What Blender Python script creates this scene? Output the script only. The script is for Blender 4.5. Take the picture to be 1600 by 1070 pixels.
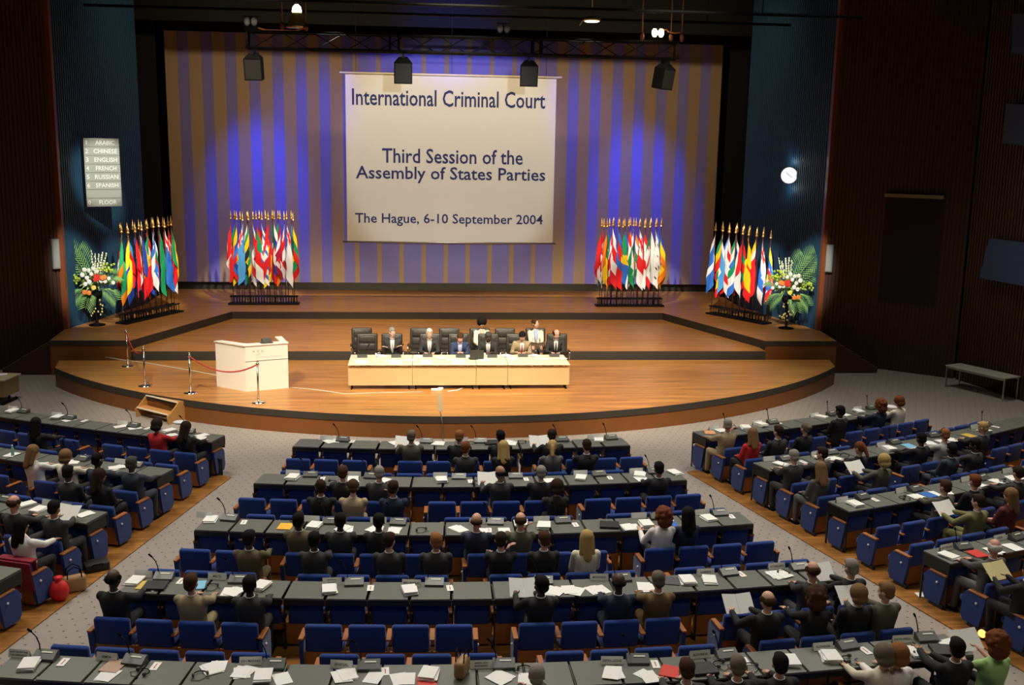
import bpy, bmesh, math, random
from mathutils import Vector, Matrix, Quaternion
R = math.radians
PI = math.pi
scene = bpy.context.scene
for o in list(bpy.data.objects):
    bpy.data.objects.remove(o)
C = scene.collection
random.seed(7)

# ------------------------------------------------------------------ camera
FPX, PITCH, ROLL, YAW, CX, HZ = 1607.14, 0.186444, 0.0172314, 0.0898016, -1.181, 7.5
fw = Vector((math.sin(YAW)*math.cos(PITCH), math.cos(YAW)*math.cos(PITCH), -math.sin(PITCH)))
rt0 = Vector((math.cos(YAW), -math.sin(YAW), 0)); up0 = rt0.cross(fw)
rt = math.cos(ROLL)*rt0 + math.sin(ROLL)*up0
up = -math.sin(ROLL)*rt0 + math.cos(ROLL)*up0
cam_d = bpy.data.cameras.new('camera'); cam = bpy.data.objects.new('camera', cam_d); C.objects.link(cam)
cam.matrix_world = Matrix(((rt.x, up.x, -fw.x, CX), (rt.y, up.y, -fw.y, 0), (rt.z, up.z, -fw.z, HZ), (0, 0, 0, 1)))
cam_d.sensor_width = 36; cam_d.lens = FPX/1600*36; cam_d.clip_end = 200
scene.camera = cam
CAM = Vector((CX, 0, HZ))

def proj(p):
    d = Vector(p)-CAM; z = d.dot(fw)
    return 800+FPX*d.dot(rt)/z, 535-FPX*d.dot(up)/z
def ray(x, y): return FPX*fw + (x-800)*rt - (y-535)*up
def G(x, y, z=0.0):                       # point of the level z seen at x, y
    d = ray(x, y); return CAM + d*((z-HZ)/d.z)
def V(x, y, Y):                           # point of the upright plane at depth Y seen at x, y
    d = ray(x, y); return CAM + d*(Y/d.y)
def W(x, y, a, b, off=0.0):               # point of the upright wall through a and b (plan points)
    d = ray(x, y); n = Vector((-(b[1]-a[1]), b[0]-a[0], 0)).normalized()
    if n.dot(CAM-Vector((a[0], a[1], 0))) < 0: n = -n
    p0 = Vector((a[0], a[1], 0))+n*off
    return CAM + d*((p0-CAM).dot(n)/d.dot(n))

# ------------------------------------------------------------------ world, exposure, lights
w = bpy.data.worlds.new('world'); scene.world = w; w.use_nodes = True
w.node_tree.nodes['Background'].inputs[0].default_value = (0.55, 0.6, 0.75, 1)
w.node_tree.nodes['Background'].inputs[1].default_value = 0.004
vs = scene.view_settings
vs.view_transform = 'Standard'; vs.look = 'None'; vs.gamma = 1; vs.use_curve_mapping = False; vs.exposure = 0.0

def look(o, target):
    o.rotation_euler = (Vector(target)-o.location).to_track_quat('-Z', 'Y').to_euler()
def spot(name, loc, target, energy, deg, col=(1, .9, .75), blend=.6, size=.25):
    l = bpy.data.lights.new(name, 'SPOT'); l.energy = energy; l.spot_size = R(deg); l.spot_blend = blend
    l.color = col; l.shadow_soft_size = size
    o = bpy.data.objects.new(name, l); C.objects.link(o); o.location = loc; look(o, target); return o
def area(name, loc, target, energy, sx, sy, col=(1, .93, .82), spread=180):
    l = bpy.data.lights.new(name, 'AREA'); l.energy = energy; l.shape = 'RECTANGLE'; l.size = sx; l.size_y = sy
    l.color = col; l.spread = R(spread)
    o = bpy.data.objects.new(name, l); C.objects.link(o); o.location = loc; look(o, target); return o
WARM = (1, .84, .62)
# stage: front-of-house spotlights from the ceiling bridge
for x in (-8, -3, 3, 8):
    spot('stage_spotlight', (x, 17, 14.2), (x*.75, 30.2, .6), 10500, 36, WARM, .8, .3)
for x in (-6, 0, 6):
    spot('table_spotlight', (x, 20, 14.4), (x*.3, 30.2, 1.2), 2800, 20, (1, .88, .7), .6, .3)
spot('lectern_spotlight', (-9, 19, 14), (-5.6, 29.5, 1.2), 900, 12, (1, .92, .78), .6)
for x in (-6, 0, 6):
    spot('upstage_spotlight', (x, 25, 14.4), (x*1.1, 37.5, 1.1), 6200, 44, WARM, .8, .3)
# flags and flowers
for sx in (-1, 1):
    spot('flag_spotlight', (sx*4, 25, 13.6), (sx*11.3, 39.0, 3.0), 17000, 11, (1, .95, .85), .5, .15)
    spot('flag_spotlight', (sx*2.5, 29, 13.8), (sx*7.6, 42.4, 3.1), 13000, 13, (1, .95, .85), .5, .15)
    spot('flower_spotlight', (sx*7.5, 25, 13.4), (sx*12.7, 37.0, 2.7), 14000, 11.5, (1, .97, .88), .6, .12)
# added spot for the banner, beside the camera to hide its cast shadows
spot('banner_fill_spot', (0.2, -1.5, 8.4), (0.15, 42.8, 7.0), 17000, 13.4, (.84, .95, 1), .42, .1)
# blue wash on the curtain
BLUE = (.04, .10, 1)
for x in (-8.3, 8.6):
    spot('blue_spotlight', (x*.95, 40.8, 13.4), (x, 45.9, 4.9), 5600, 38, BLUE, 1, .3)
    spot('blue_spotlight', (x*.7, 38.5, 13.6), (x*.68, 45.9, 7.6), 2200, 44, BLUE, 1, .3)
spot('blue_spotlight', (0, 38.5, 13.8), (0, 45.9, 11.5), 1900, 60, BLUE, 1, .3)
area('curtain_batten_light', (0, 37.5, 14.4), (0, 46, 4.5), 520, 22, .6, (1, .78, .5), 120)
area('curtain_foot_light', (0, 44.4, 1.25), (0, 46.2, 2.2), 75, 14, .2, (1, .85, .55), 150)
# house lights over the front of the hall
for x in (-11, 0, 11):
    for y in (19, 27):
        area('house_light', (x, y, 14.8), (x, y-4, 0), 440, 4, 3, (1, .93, .81), 112)
    area('house_light', (x, 6, 14.8), (x, 12, 0), 110, 4, 3, (1, .93, .81), 112)  # weaker rear light, added to brighten name cards and people's backs

# ------------------------------------------------------------------ materials
MATS = {}
def mat(name, col, rough=.6, metal=0, spec=.5, noise=0, nscale=20, emit=None, estr=0, bump=0, sheen=0):
    if name in MATS: return MATS[name]
    m = bpy.data.materials.new(name); m.use_nodes = True; nt = m.node_tree; b = nt.nodes['Principled BSDF']
    b.inputs['Base Color'].default_value = (*col, 1); b.inputs['Roughness'].default_value = rough
    b.inputs['Metallic'].default_value = metal; b.inputs['Specular IOR Level'].default_value = spec
    if sheen: b.inputs['Sheen Weight'].default_value = sheen
    if emit: b.inputs['Emission Color'].default_value = (*emit, 1); b.inputs['Emission Strength'].default_value = estr
    if noise or bump:
        tc = nt.nodes.new('ShaderNodeTexCoord'); n = nt.nodes.new('ShaderNodeTexNoise')
        n.inputs['Scale'].default_value = nscale; n.inputs['Detail'].default_value = 3
        nt.links.new(tc.outputs['Object'], n.inputs['Vector'])
        if noise:
            mx = nt.nodes.new('ShaderNodeMix'); mx.data_type = 'RGBA'
            mx.inputs['A'].default_value = (*[c*(1-noise) for c in col], 1)
            mx.inputs['B'].default_value = (*[min(1, c*(1+noise)) for c in col], 1)
            nt.links.new(n.outputs['Fac'], mx.inputs['Factor']); nt.links.new(mx.outputs['Result'], b.inputs['Base Color'])
        if bump:
            bp = nt.nodes.new('ShaderNodeBump'); bp.inputs['Strength'].default_value = bump; bp.inputs['Distance'].default_value = .01
            nt.links.new(n.outputs['Fac'], bp.inputs['Height']); nt.links.new(bp.outputs['Normal'], b.inputs['Normal'])
    MATS[name] = m; return m

def wood(name, c1, c2, rough=.35, plank=.12, length=2.4, grain=60, seam=.35):
    """planks along x, tone varies per plank, fine grain"""
    m = bpy.data.materials.new(name); m.use_nodes = True; nt = m.node_tree; N = nt.nodes; L = nt.links
    b = N['Principled BSDF']; b.inputs['Roughness'].default_value = rough
    tc = N.new('ShaderNodeTexCoord')
    br = N.new('ShaderNodeTexBrick'); br.inputs['Scale'].default_value = 1
    br.inputs['Brick Width'].default_value = length; br.inputs['Row Height'].default_value = plank
    br.inputs['Mortar Size'].default_value = .003; br.inputs['Color1'].default_value = (*c1, 1); br.inputs['Color2'].default_value = (*c2, 1)
    br.inputs['Mortar'].default_value = (*[c*(1-seam) for c in c1], 1); br.inputs['Bias'].default_value = 0
    L.new(tc.outputs['Object'], br.inputs['Vector'])
    mp = N.new('ShaderNodeMapping'); mp.inputs['Scale'].default_value = (.35, 7, 7); L.new(tc.outputs['Object'], mp.inputs['Vector'])
    no = N.new('ShaderNodeTexNoise'); no.inputs['Scale'].default_value = 1.6; no.inputs['Detail'].default_value = 5
    L.new(mp.outputs['Vector'], no.inputs['Vector'])
    mx = N.new('ShaderNodeMix'); mx.data_type = 'RGBA'; mx.blend_type = 'MULTIPLY'; mx.inputs['Factor'].default_value = .8
    rp = N.new('ShaderNodeValToRGB'); rp.color_ramp.elements[0].color = (.5, .45, .4, 1); rp.color_ramp.elements[1].color = (1.25, 1.2, 1.15, 1)
    rp.color_ramp.elements[0].position = .3; rp.color_ramp.elements[1].position = .7
    L.new(no.outputs['Fac'], rp.inputs['Fac']); L.new(br.outputs['Color'], mx.inputs['A']); L.new(rp.outputs['Color'], mx.inputs['B'])
    L.new(mx.outputs['Result'], b.inputs['Base Color'])
    MATS[name] = m; return m

def carpet_mat():
    m = bpy.data.materials.new('carpet'); m.use_nodes = True; nt = m.node_tree; N = nt.nodes; L = nt.links
    b = N['Principled BSDF']; b.inputs['Roughness'].default_value = .95; b.inputs['Specular IOR Level'].default_value = .1
    tc = N.new('ShaderNodeTexCoord'); sp = N.new('ShaderNodeSeparateXYZ'); L.new(tc.outputs['Object'], sp.inputs[0])
    def M(op, a, b_=None, c=None):
        n = N.new('ShaderNodeMath'); n.operation = op
        for i, v in enumerate((a, b_, c)):
            if v is None: continue
            if isinstance(v, (int, float)): n.inputs[i].default_value = v
            else: L.new(v, n.inputs[i])
        return n.outputs[0]
    P = .21
    ry = M('DIVIDE', sp.outputs['Y'], P); fy = M('FLOOR', ry)
    sh = M('MULTIPLY', M('MODULO', M('ABSOLUTE', fy), 2.0), .5)
    rx = M('ADD', M('DIVIDE', sp.outputs['X'], P), sh)
    dx = M('MULTIPLY', M('ABSOLUTE', M('SUBTRACT', M('FRACT', rx), .5)), 1/.12)
    dy = M('MULTIPLY', M('ABSOLUTE', M('SUBTRACT', M('FRACT', ry), .5)), 1/.085)
    dot = M('LESS_THAN', M('ADD', dx, dy), 1.0)
    no = N.new('ShaderNodeTexNoise'); no.inputs['Scale'].default_value = 3; L.new(tc.outputs['Object'], no.inputs['Vector'])
    n2 = N.new('ShaderNodeTexNoise'); n2.inputs['Scale'].default_value = 160; L.new(tc.outputs['Object'], n2.inputs['Vector'])
    mx = N.new('ShaderNodeMix'); mx.data_type = 'RGBA'; mx.inputs['A'].default_value = (.25, .22, .195, 1); mx.inputs['B'].default_value = (.32, .285, .255, 1)
    L.new(M('ADD', M('MULTIPLY', no.outputs['Fac'], .5), M('MULTIPLY', n2.outputs['Fac'], .5)), mx.inputs['Factor'])
    m2 = N.new('ShaderNodeMix'); m2.data_type = 'RGBA'; m2.inputs['B'].default_value = (.06, .05, .07, 1)
    L.new(dot, m2.inputs['Factor']); L.new(mx.outputs['Result'], m2.inputs['A']); L.new(m2.outputs['Result'], b.inputs['Base Color'])
    bp = N.new('ShaderNodeBump'); bp.inputs['Strength'].default_value = .4; bp.inputs['Distance'].default_value = .004
    L.new(n2.outputs['Fac'], bp.inputs['Height']); L.new(bp.outputs['Normal'], b.inputs['Normal'])
    return m

m_stage = wood('stage_boards', (.56, .27, .068), (.44, .195, .045), .34, .11, 2.6)
m_house = wood('house_floor_boards', (.40, .18, .04), (.30, .13, .03), .35, .1, 1.6)
m_front = mat('lacquered_veneer', (.20, .07, .015), .4, noise=.15, nscale=3)
m_blackband = mat('black_rubber', (.035, .03, .024), .6)
m_carpet = carpet_mat()
m_slat = mat('dark_slats', (.045, .016, .008), .55, noise=.25, nscale=1.5)
m_reveal = mat('reddish_trim', (.22, .06, .02), .45)
m_blueslat = mat('blue_slats', (.014, .06, .115), .6, noise=.12, nscale=2)
m_bluepanel = mat('blue_fabric_panel', (.035, .065, .15), .8, noise=.1)
m_void = mat('black_drape', (.012, .012, .012), .9, spec=.1)
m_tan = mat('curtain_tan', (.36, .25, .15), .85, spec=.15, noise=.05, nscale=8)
m_lav = mat('curtain_lavender_lit', (.21, .19, .47), .85, spec=.15, noise=.05, nscale=8)  # lavender puts the blue light on alternate pleats into the cloth colour
m_white = mat('white_laminate', (.86, .83, .76), .35)
m_banner = mat('banner_cloth', (.80, .80, .77), .8, spec=.15)
m_navyink = mat('navy_ink', (.015, .03, .16), .7)
m_greyink = mat('grey_ink', (.05, .05, .06), .7)
m_blackm = mat('black_metal', (.007, .007, .008), .55, spec=.2)
m_blackp = mat('black_plastic', (.004, .004, .0045), .7, spec=.08)
m_greyp = mat('grey_plastic', (.075, .08, .075), .4)
m_leather = mat('black_leather', (.028, .026, .022), .38, bump=.3, nscale=60)
m_chrome = mat('chrome', (.75, .74, .72), .18, metal=1)
m_brass = mat('gilt_metal', (.85, .48, .14), .3, metal=.85)
m_seat = mat('blue_upholstery', (.008, .036, .20), .85, spec=.2, noise=.12, nscale=40, sheen=.25)
m_seatwood = mat('seat_veneer', (.34, .115, .03), .38, noise=.12, nscale=6)
m_desk = mat('desk_laminate', (.125, .13, .112), .4, noise=.06, nscale=5)
m_deskblk = mat('desk_frame', (.014, .013, .012), .5)
m_paper = mat('white_paper', (.80, .80, .77), .8, spec=.2)
m_card = mat('card_stock', (.80, .80, .74), .7, spec=.2)
m_beech = mat('beech_veneer', (.58, .43, .22), .4, noise=.06, nscale=4)
m_tabletop = mat('pale_tabletop', (.78, .70, .52), .35)
m_aluminium = mat('aluminium', (.5, .5, .48), .35, metal=.9)
m_red = mat('red_rope', (.42, .03, .025), .8)
m_lamp = mat('lit_lamp', (1, .9, .6), .5, emit=(1, .82, .5), estr=6)
m_display = mat('lit_display', (.6, .6, .5), .4, emit=(.9, .85, .65), estr=.06)

# ------------------------------------------------------------------ helpers
def tag(o, label=None, cat=None, group=None, kind=None):
    if label: o['label'] = label
    if cat: o['category'] = cat
    if group: o['group'] = group
    if kind: o['kind'] = kind
    return o
def empty(name, loc=(0, 0, 0), rz=0, label=None, cat=None, group=None, scale=1):
    o = bpy.data.objects.new(name, None); C.objects.link(o); o.location = loc; o.rotation_euler = (0, 0, rz)
    o.empty_display_size = .1
    if scale != 1: o.scale = (scale,)*3
    return tag(o, label, cat, group)
def copy_tree(o, parent=None):
    c = o.copy(); C.objects.link(c); c.parent = parent
    for ch in o.children: copy_tree(ch, c)
    return c
def link(name, me, mats, parent=None, smooth=True):
    o = bpy.data.objects.new(name, me); C.objects.link(o)
    if not isinstance(mats, (list, tuple)): mats = [mats]
    if not me.materials:
        for m_ in mats: me.materials.append(m_)
    if smooth:
        me.polygons.foreach_set('use_smooth', [True]*len(me.polygons))
    if parent: o.parent = parent
    return o
class MB:
    """collects shapes into one mesh"""
    def __init__(s): s.v = []; s.f = []; s.m = []
    def add(s, vs_, fs, mi=0):
        n = len(s.v); s.v += [tuple(p) for p in vs_]; s.f += [tuple(i+n for i in f) for f in fs]; s.m += [mi]*len(fs); return s
    def box(s, c, d, rot=None, mi=0, taper=None):
        x, y, z = d[0]/2, d[1]/2, d[2]/2
        ps = [Vector((sx*x, sy*y, sz*z)) for sz in (-1, 1) for sy in (-1, 1) for sx in (-1, 1)]
        if taper:
            for p in ps:
                if p.z > 0: p.x *= taper[0]; p.y *= taper[1]
        if rot: ps = [rot @ p for p in ps]
        c = Vector(c); ps = [p+c for p in ps]
        return s.add(ps, [(0, 2, 3, 1), (4, 5, 7, 6), (0, 1, 5, 4), (2, 6, 7, 3), (0, 4, 6, 2), (1, 3, 7, 5)], mi)
    def rbox(s, c, d, r=.02, rot=None, mi=0, seg=3):
        """rounded box via bmesh bevel"""
        bm = bmesh.new(); bmesh.ops.create_cube(bm, size=1)
        for v_ in bm.verts: v_.co = Vector((v_.co.x*d[0], v_.co.y*d[1], v_.co.z*d[2]))
        bmesh.ops.bevel(bm, geom=list(bm.edges), offset=r, segments=seg, profile=.5, affect='EDGES')
        M_ = rot if rot else Matrix.Identity(3); c = Vector(c); bm.verts.index_update()
        s.add([M_ @ v_.co + c for v_ in bm.verts], [[v_.index for v_ in f.verts] for f in bm.faces], mi); bm.free(); return s
    def tube(s, pts, r, n=8, mi=0, caps=True):
        pts = [Vector(p) for p in pts]; rs = r if isinstance(r, (list, tuple)) else [r]*len(pts)
        vs_ = []; fs = []; prev = None
        for i, p in enumerate(pts):
            t = (pts[min(i+1, len(pts)-1)]-pts[max(i-1, 0)]).normalized()
            a = prev if prev else (Vector((0, 0, 1)) if abs(t.z) < .9 else Vector((1, 0, 0)))
            u_ = t.cross(a).normalized(); a2 = u_.cross(t).normalized(); prev = a2
            for k in range(n):
                an = 2*PI*k/n; vs_.append(p+(u_*math.cos(an)+a2*math.sin(an))*rs[i])
        for i in range(len(pts)-1):
            for k in range(n):
                a = i*n+k; b = i*n+(k+1) % n; fs.append((a, b, b+n, a+n))
        if caps: fs.append(tuple(range(n))[::-1]); fs.append(tuple(range((len(pts)-1)*n, len(pts)*n)))
        return s.add(vs_, fs, mi)
    def lathe(s, prof, c=(0, 0, 0), n=16, mi=0):
        c = Vector(c); vs_ = []; fs = []
        for r_, z in prof:
            for k in range(n):
                a = 2*PI*k/n; vs_.append(c+Vector((r_*math.cos(a), r_*math.sin(a), z)))
        for i in range(len(prof)-1):
            for k in range(n):
                a = i*n+k; b = i*n+(k+1) % n; fs.append((a, b, b+n, a+n))
        fs.append(tuple(range(n))[::-1]); fs.append(tuple(range((len(prof)-1)*n, len(prof)*n)))
        return s.add(vs_, fs, mi)
    def ell(s, c, rad, rot=None, n=10, mi=0):
        c = Vector(c); vs_ = []; fs = []
        M_ = rot if rot else Matrix.Identity(3)
        ring = n; lat = max(5, n*2//3)
        for i in range(1, lat):
            th = PI*i/lat
            for k in range(ring):
                a = 2*PI*k/ring
                vs_.append(M_ @ Vector((rad[0]*math.sin(th)*math.cos(a), rad[1]*math.sin(th)*math.sin(a), rad[2]*math.cos(th)))+c)
        for i in range(lat-2):
            for k in range(ring):
                a = i*ring+k; b = i*ring+(k+1) % ring; fs.append((a, a+ring, b+ring, b))
        vs_.append(M_ @ Vector((0, 0, rad[2]))+c); vs_.append(M_ @ Vector((0, 0, -rad[2]))+c); t = len(vs_)-2
        for k in range(ring): fs.append((t, k, (k+1) % ring)); fs.append((t+1, (lat-2)*ring+(k+1) % ring, (lat-2)*ring+k))
        return s.add(vs_, fs, mi)
    def cap(s, a, b, ra, rb, n=10, flat=1.0, side=None):
        """tapered capsule"""
        a = Vector(a); b = Vector(b); t = (b-a); L_ = max(t.length, 1e-4); t = t/L_
        sd = Vector(side) if side else (Vector((1, 0, 0)) if abs(t.x) < .8 else Vector((0, 1, 0)))
        u_ = (sd-t*sd.dot(t)).normalized(); v_ = t.cross(u_)
        rings = []
        for k in (0, 1, 2, 3): th = PI/2*k/4; rings.append((a-t*ra*math.cos(th), ra*math.sin(th)))
        rings.append((a, ra)); rings.append((a.lerp(b, .5), (ra+rb)/2)); rings.append((b, rb))
        for k in (3, 2, 1, 0): th = PI/2*k/4; rings.append((b+t*rb*math.cos(th), rb*math.sin(th)))
        vs_ = []; fs = []
        for c_, r_ in rings:
            r_ = max(r_, 1e-4)
            for k in range(n): an = 2*PI*k/n; vs_.append(c_+u_*math.cos(an)*r_+v_*math.sin(an)*r_*flat)
        for i in range(len(rings)-1):
            for k in range(n):
                p = i*n+k; q = i*n+(k+1) % n; fs.append((p, q, q+n, p+n))
        return s.add(vs_, fs)
    def prism(s, poly, z0, z1, mi=0, side_mi=None):
        n = len(poly); vs_ = [(p[0], p[1], z0) for p in poly]+[(p[0], p[1], z1) for p in poly]
        s.add(vs_, [tuple(range(n, 2*n))], mi)
        s.add(vs_, [tuple(range(n))[::-1]]+[(i, (i+1) % n, n+(i+1) % n, n+i) for i in range(n)], mi if side_mi is None else side_mi)
        return s
    def mesh(s, name='m'):
        me = bpy.data.meshes.new(name); me.from_pydata(s.v, [], s.f); me.polygons.foreach_set('material_index', s.m); me.validate(); me.update(); return me
    def build(s, name, mats, parent=None, smooth=False):
        return link(name, s.mesh(name), mats, parent, smooth)
def rotz(a): return Matrix.Rotation(a, 3, 'Z')
def rotx(a): return Matrix.Rotation(a, 3, 'X')
def roty(a): return Matrix.Rotation(a, 3, 'Y')
ORD = ['zeroth', 'first', 'second', 'third', 'fourth', 'fifth', 'sixth', 'seventh', 'eighth', 'ninth', 'tenth', 'eleventh', 'twelfth', 'thirteenth', 'fourteenth', 'fifteenth', 'sixteenth', 'seventeenth', 'eighteenth', 'nineteenth', 'twentieth', 'twenty-first', 'twenty-second', 'twenty-third', 'twenty-fourth', 'twenty-fifth', 'twenty-sixth', 'twenty-seventh', 'twenty-eighth', 'twenty-ninth', 'thirtieth']

def text(name, s, width, height, m, parent, M_, depth=.004, fit=True):
    """lettering scaled to width x height, placed by matrix M_ (x right, y up, z out of the surface)"""
    cu = bpy.data.curves.new(name, 'FONT'); cu.body = s; cu.align_x = 'LEFT'; cu.offset = .012; cu.resolution_u = 2
    t = bpy.data.objects.new(name, cu); C.objects.link(t)
    bpy.context.view_layer.update()
    me = bpy.data.meshes.new_from_object(t.evaluated_get(bpy.context.evaluated_depsgraph_get()))
    bpy.data.objects.remove(t); bpy.data.curves.remove(cu)
    xs = [v_.co.x for v_ in me.vertices]; ys = [v_.co.y for v_ in me.vertices]
    x0, x1, y0, y1 = min(xs), max(xs), min(ys), max(ys)
    for v_ in me.vertices:
        v_.co = M_ @ Vector(((v_.co.x-(x0+x1)/2)/(x1-x0)*width, (v_.co.y-(y0+y1)/2)/(y1-y0)*height, depth))
    return link(name, me, m, parent, False)
def frame(o, xdir, ydir):
    """matrix with origin o, x along xdir, y along ydir, z = x cross y"""
    x = Vector(xdir).normalized(); y = Vector(ydir); y = (y-x*y.dot(x)).normalized(); z = x.cross(y)
    return Matrix(((x.x, y.x, z.x, o[0]), (x.y, y.y, z.y, o[1]), (x.z, y.z, z.z, o[2]), (0, 0, 0, 1)))

# ================================================================== THE SETTING
Z1, Z2, Z3 = .60, .87, 1.14
S = lambda o: tag(o, kind='structure')
S(MB().box((0, 20, -.1), (60, 66, .2)).build('floor', m_carpet))
S(MB().box((0, 22, 15.3), (60, 70, .3)).build('ceiling', m_void))
S(MB().box((0, 49.5, 7.5), (60, .3, 15.6)).build('wall_back', m_void))
S(MB().box((0, -4.0, 7.5), (60, .3, 15.6)).build('wall_rear', m_slat))
def ribbed(name, a, b, z0, z1, m_, pitch=.13, depth=.035, thick=.25):
    a = Vector((a[0], a[1], 0)); b = Vector((b[0], b[1], 0)); L_ = (b-a).length; t = (b-a)/L_
    n = Vector((-t.y, t.x, 0))
    mid = (a+b)/2
    if n.dot(Vector((0, 22, 0))-mid) < 0: n = -n
    k = int(L_/pitch); vs_ = []; fs = []
    for i in range(k):
        s0 = i*L_/k; s1 = s0+L_/k*.62
        for s_, d in ((s0, depth), (s1, depth), (s1, 0), (s0+L_/k, 0)):
            p = a+t*s_+n*d; vs_ += [(p.x, p.y, z0), (p.x, p.y, z1)]
    q = len(vs_)//2
    for i in range(q-1): fs.append((2*i, 2*i+2, 2*i+3, 2*i+1))
    mb = MB(); mb.add(vs_, fs)
    c = mid-n*thick/2; c.z = (z0+z1)/2
    mb.box(c, (L_, thick-.01, z1-z0), Matrix.Rotation(math.atan2(t.y, t.x), 3, 'Z'))
    return S(mb.build(name, m_))
BA, BB = (13.3, 36.2), (12.1, 42.0)
for sx, nm in ((-1, 'left'), (1, 'right')):
    f = lambda p: (sx*p[0], p[1])
    ribbed('wall_%s_blue' % nm, f(BA), f(BB), 0, 15, m_blueslat)
    ribbed('wall_%s_wood_front' % nm, f((17, 33)), f((13.42, 36.02)), 0, 15, m_slat)
    ribbed('wall_%s_wood_side' % nm, f((21.5, 8)), f((17.05, 32.95)), 0, 15, m_slat)
    ribbed('wall_%s_wood_rear' % nm, f((22.5, -4)), f((21.5, 8)), 0, 15, m_slat)
    S(MB().box((sx*13.34, 36.1, 8.07), (.16, .2, 13.86)).build('trim_%d' % (1 if sx < 0 else 2), m_reveal))
    S(MB().box((sx*13.2, 44.6, 7.5), (2.4, .1, 15.4)).build('wall_%s_wing' % nm, m_void))
S(MB().box((0, 43.4, 13.75), (30, .15, 3.0)).build('ceiling_pelmet', m_void))

# stage -------------------------------------------------------------
SC, SR = (0, 41.75), 15.7
a0 = math.asin(12.45/SR)
arc = [(SR*math.sin(-a0+2*a0*i/48), SC[1]-SR*math.cos(-a0+2*a0*i/48)) for i in range(49)]
low = arc+[(12.7, 33.3), (-12.7, 33.3)]
st = empty('stage', (0, 30, 0), 0); S(st)
def spart(name, mb, m_, smooth=False):
    o = mb.build(name, m_, None, smooth); o.parent = st; o.matrix_parent_inverse = Matrix.Translation((0, -30, 0)); return o
spart('lower_platform', MB().prism(low, 0, Z1, 0, 1), [m_stage, m_front])
# black nosing band of the curved front
mb = MB(); vv = []; ff = []
for i, (x, y) in enumerate(arc):
    d = Vector((x-SC[0], y-SC[1], 0)).normalized()
    for rr, zz in ((0, Z1+.004), (.025, Z1+.004), (.025, Z1-.17), (0, Z1-.17)):
        vv.append((x+d.x*rr, y+d.y*rr, zz))
for i in range(len(arc)-1):
    for k in range(4): a = i*4+k; b = i*4+(k+1) % 4; ff.append((a, b, b+4, a+4))
spart('nosing', mb.add(vv, ff), m_blackband)
mid = [(-10.5, 33.45), (10.5, 33.45), (10.5, 34.2), (8.6, 40), (-8.6, 40), (-10.5, 34.2)]
spart('middle_platform', MB().prism(mid, Z1-.3, Z2, 0, 1), [m_stage, m_blackband])
upper = [(-13.15, 33.86), (-10.6, 33.86), (-8.43, 39.9), (8.43, 39.9), (10.6, 33.86), (13.15, 33.86), (13.4, 36.3), (12.2, 42), (12.2, 49), (-12.2, 49), (-12.2, 42), (-13.4, 36.3)]
# polygon is concave: build as three convex pieces in one mesh
mb = MB()
for poly in ([(-13.15, 33.86), (-10.6, 33.86), (-8.43, 39.9), (-8.43, 49), (-12.4, 49), (-12.15, 42), (-13.4, 36.3)],
             [(-8.43, 39.9), (8.43, 39.9), (8.43, 49), (-8.43, 49)],
             [(10.6, 33.86), (13.15, 33.86), (13.4, 36.3), (12.15, 42), (12.4, 49), (8.43, 49), (8.43, 39.9)]):
    mb.prism(poly, 0, Z3, 0, 1)
spart('upper_platform', mb, [m_stage, m_front])
# black bands on the upper platform's faces
mb = MB()
def band(a, b, z0, z1):
    a = Vector(a); b = Vector(b); t = (b-a); L_ = t.length
    mb.box(((a.x+b.x)/2, (a.y+b.y)/2, (z0+z1)/2), (L_+.02, .03, z1-z0), Matrix.Rotation(math.atan2(t.y, t.x), 3, 'Z'))
band((-13.15, 33.86), (-10.6, 33.86), Z3-.16, Z3+.004); band((10.6, 33.86), (13.15, 33.86), Z3-.16, Z3+.004)
band((-10.6, 33.86), (-8.43, 39.9), Z2, Z3+.004); band((8.43, 39.9), (10.6, 33.86), Z2, Z3+.004); band((-8.43, 39.9), (8.43, 39.9), Z2, Z3+.004)
spart('riser_band', mb, m_blackband)
# side stairs down from the upper platform
for sx in (-1, 1):
    mb = MB()
    for i in range(5):
        zt = Z3-.19*(i+1); x0 = 13.15+.31*i
        mb.box((sx*(x0+.155), 34.75, zt/2), (.31, 1.7, zt))
    spart('side_stairs', mb, m_slat)
    mb = MB()
    for i in range(6):
        zt = Z3-.19*i; x0 = 13.15+.31*i
        mb.box((sx*(x0-.015), 34.78, zt+.004), (.035, 1.74, .012))
    spart('step_edging', mb, m_aluminium)
# low dark plinth under the curtain
S(MB().box((0, 46.4, Z3+.2), (26, .3, .4)).build('baseboard_back', m_blackband))

# ------------------------------------------------------------------ stage curtain of tall pleats
YC = 46.0
cl, cr = V(257, 50, YC), V(1132, 68, YC)
XL, XR = V(270, 400, YC).x, V(1112, 400, YC).x
ZT = (cl.z+cr.z)/2
XL = (XL+cl.x)/2; XR = (XR+cr.x)/2
cur = tag(empty('stage_curtain', ((XL+XR)/2, YC, Z3)), 'tall striped back curtain of tan and lavender pleats behind the stage', 'curtain')
per = (XR-XL)/24.5
mt = MB(); ml = MB(); x = XL
def strip(mb, xa, xb, ya, yb): mb.add([(xa, ya, Z3+.36), (xb, yb, Z3+.36), (xb, yb, ZT), (xa, ya, ZT)], [(0, 1, 2, 3)])
i = 0
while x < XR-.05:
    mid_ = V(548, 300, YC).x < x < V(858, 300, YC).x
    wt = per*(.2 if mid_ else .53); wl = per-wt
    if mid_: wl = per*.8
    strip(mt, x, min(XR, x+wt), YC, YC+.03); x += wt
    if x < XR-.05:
        strip(ml, x, min(XR, x+wl/2), YC+.03, YC+.02); strip(ml, min(XR, x+wl/2), min(XR, x+wl), YC+.02, YC); x += wl
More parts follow.
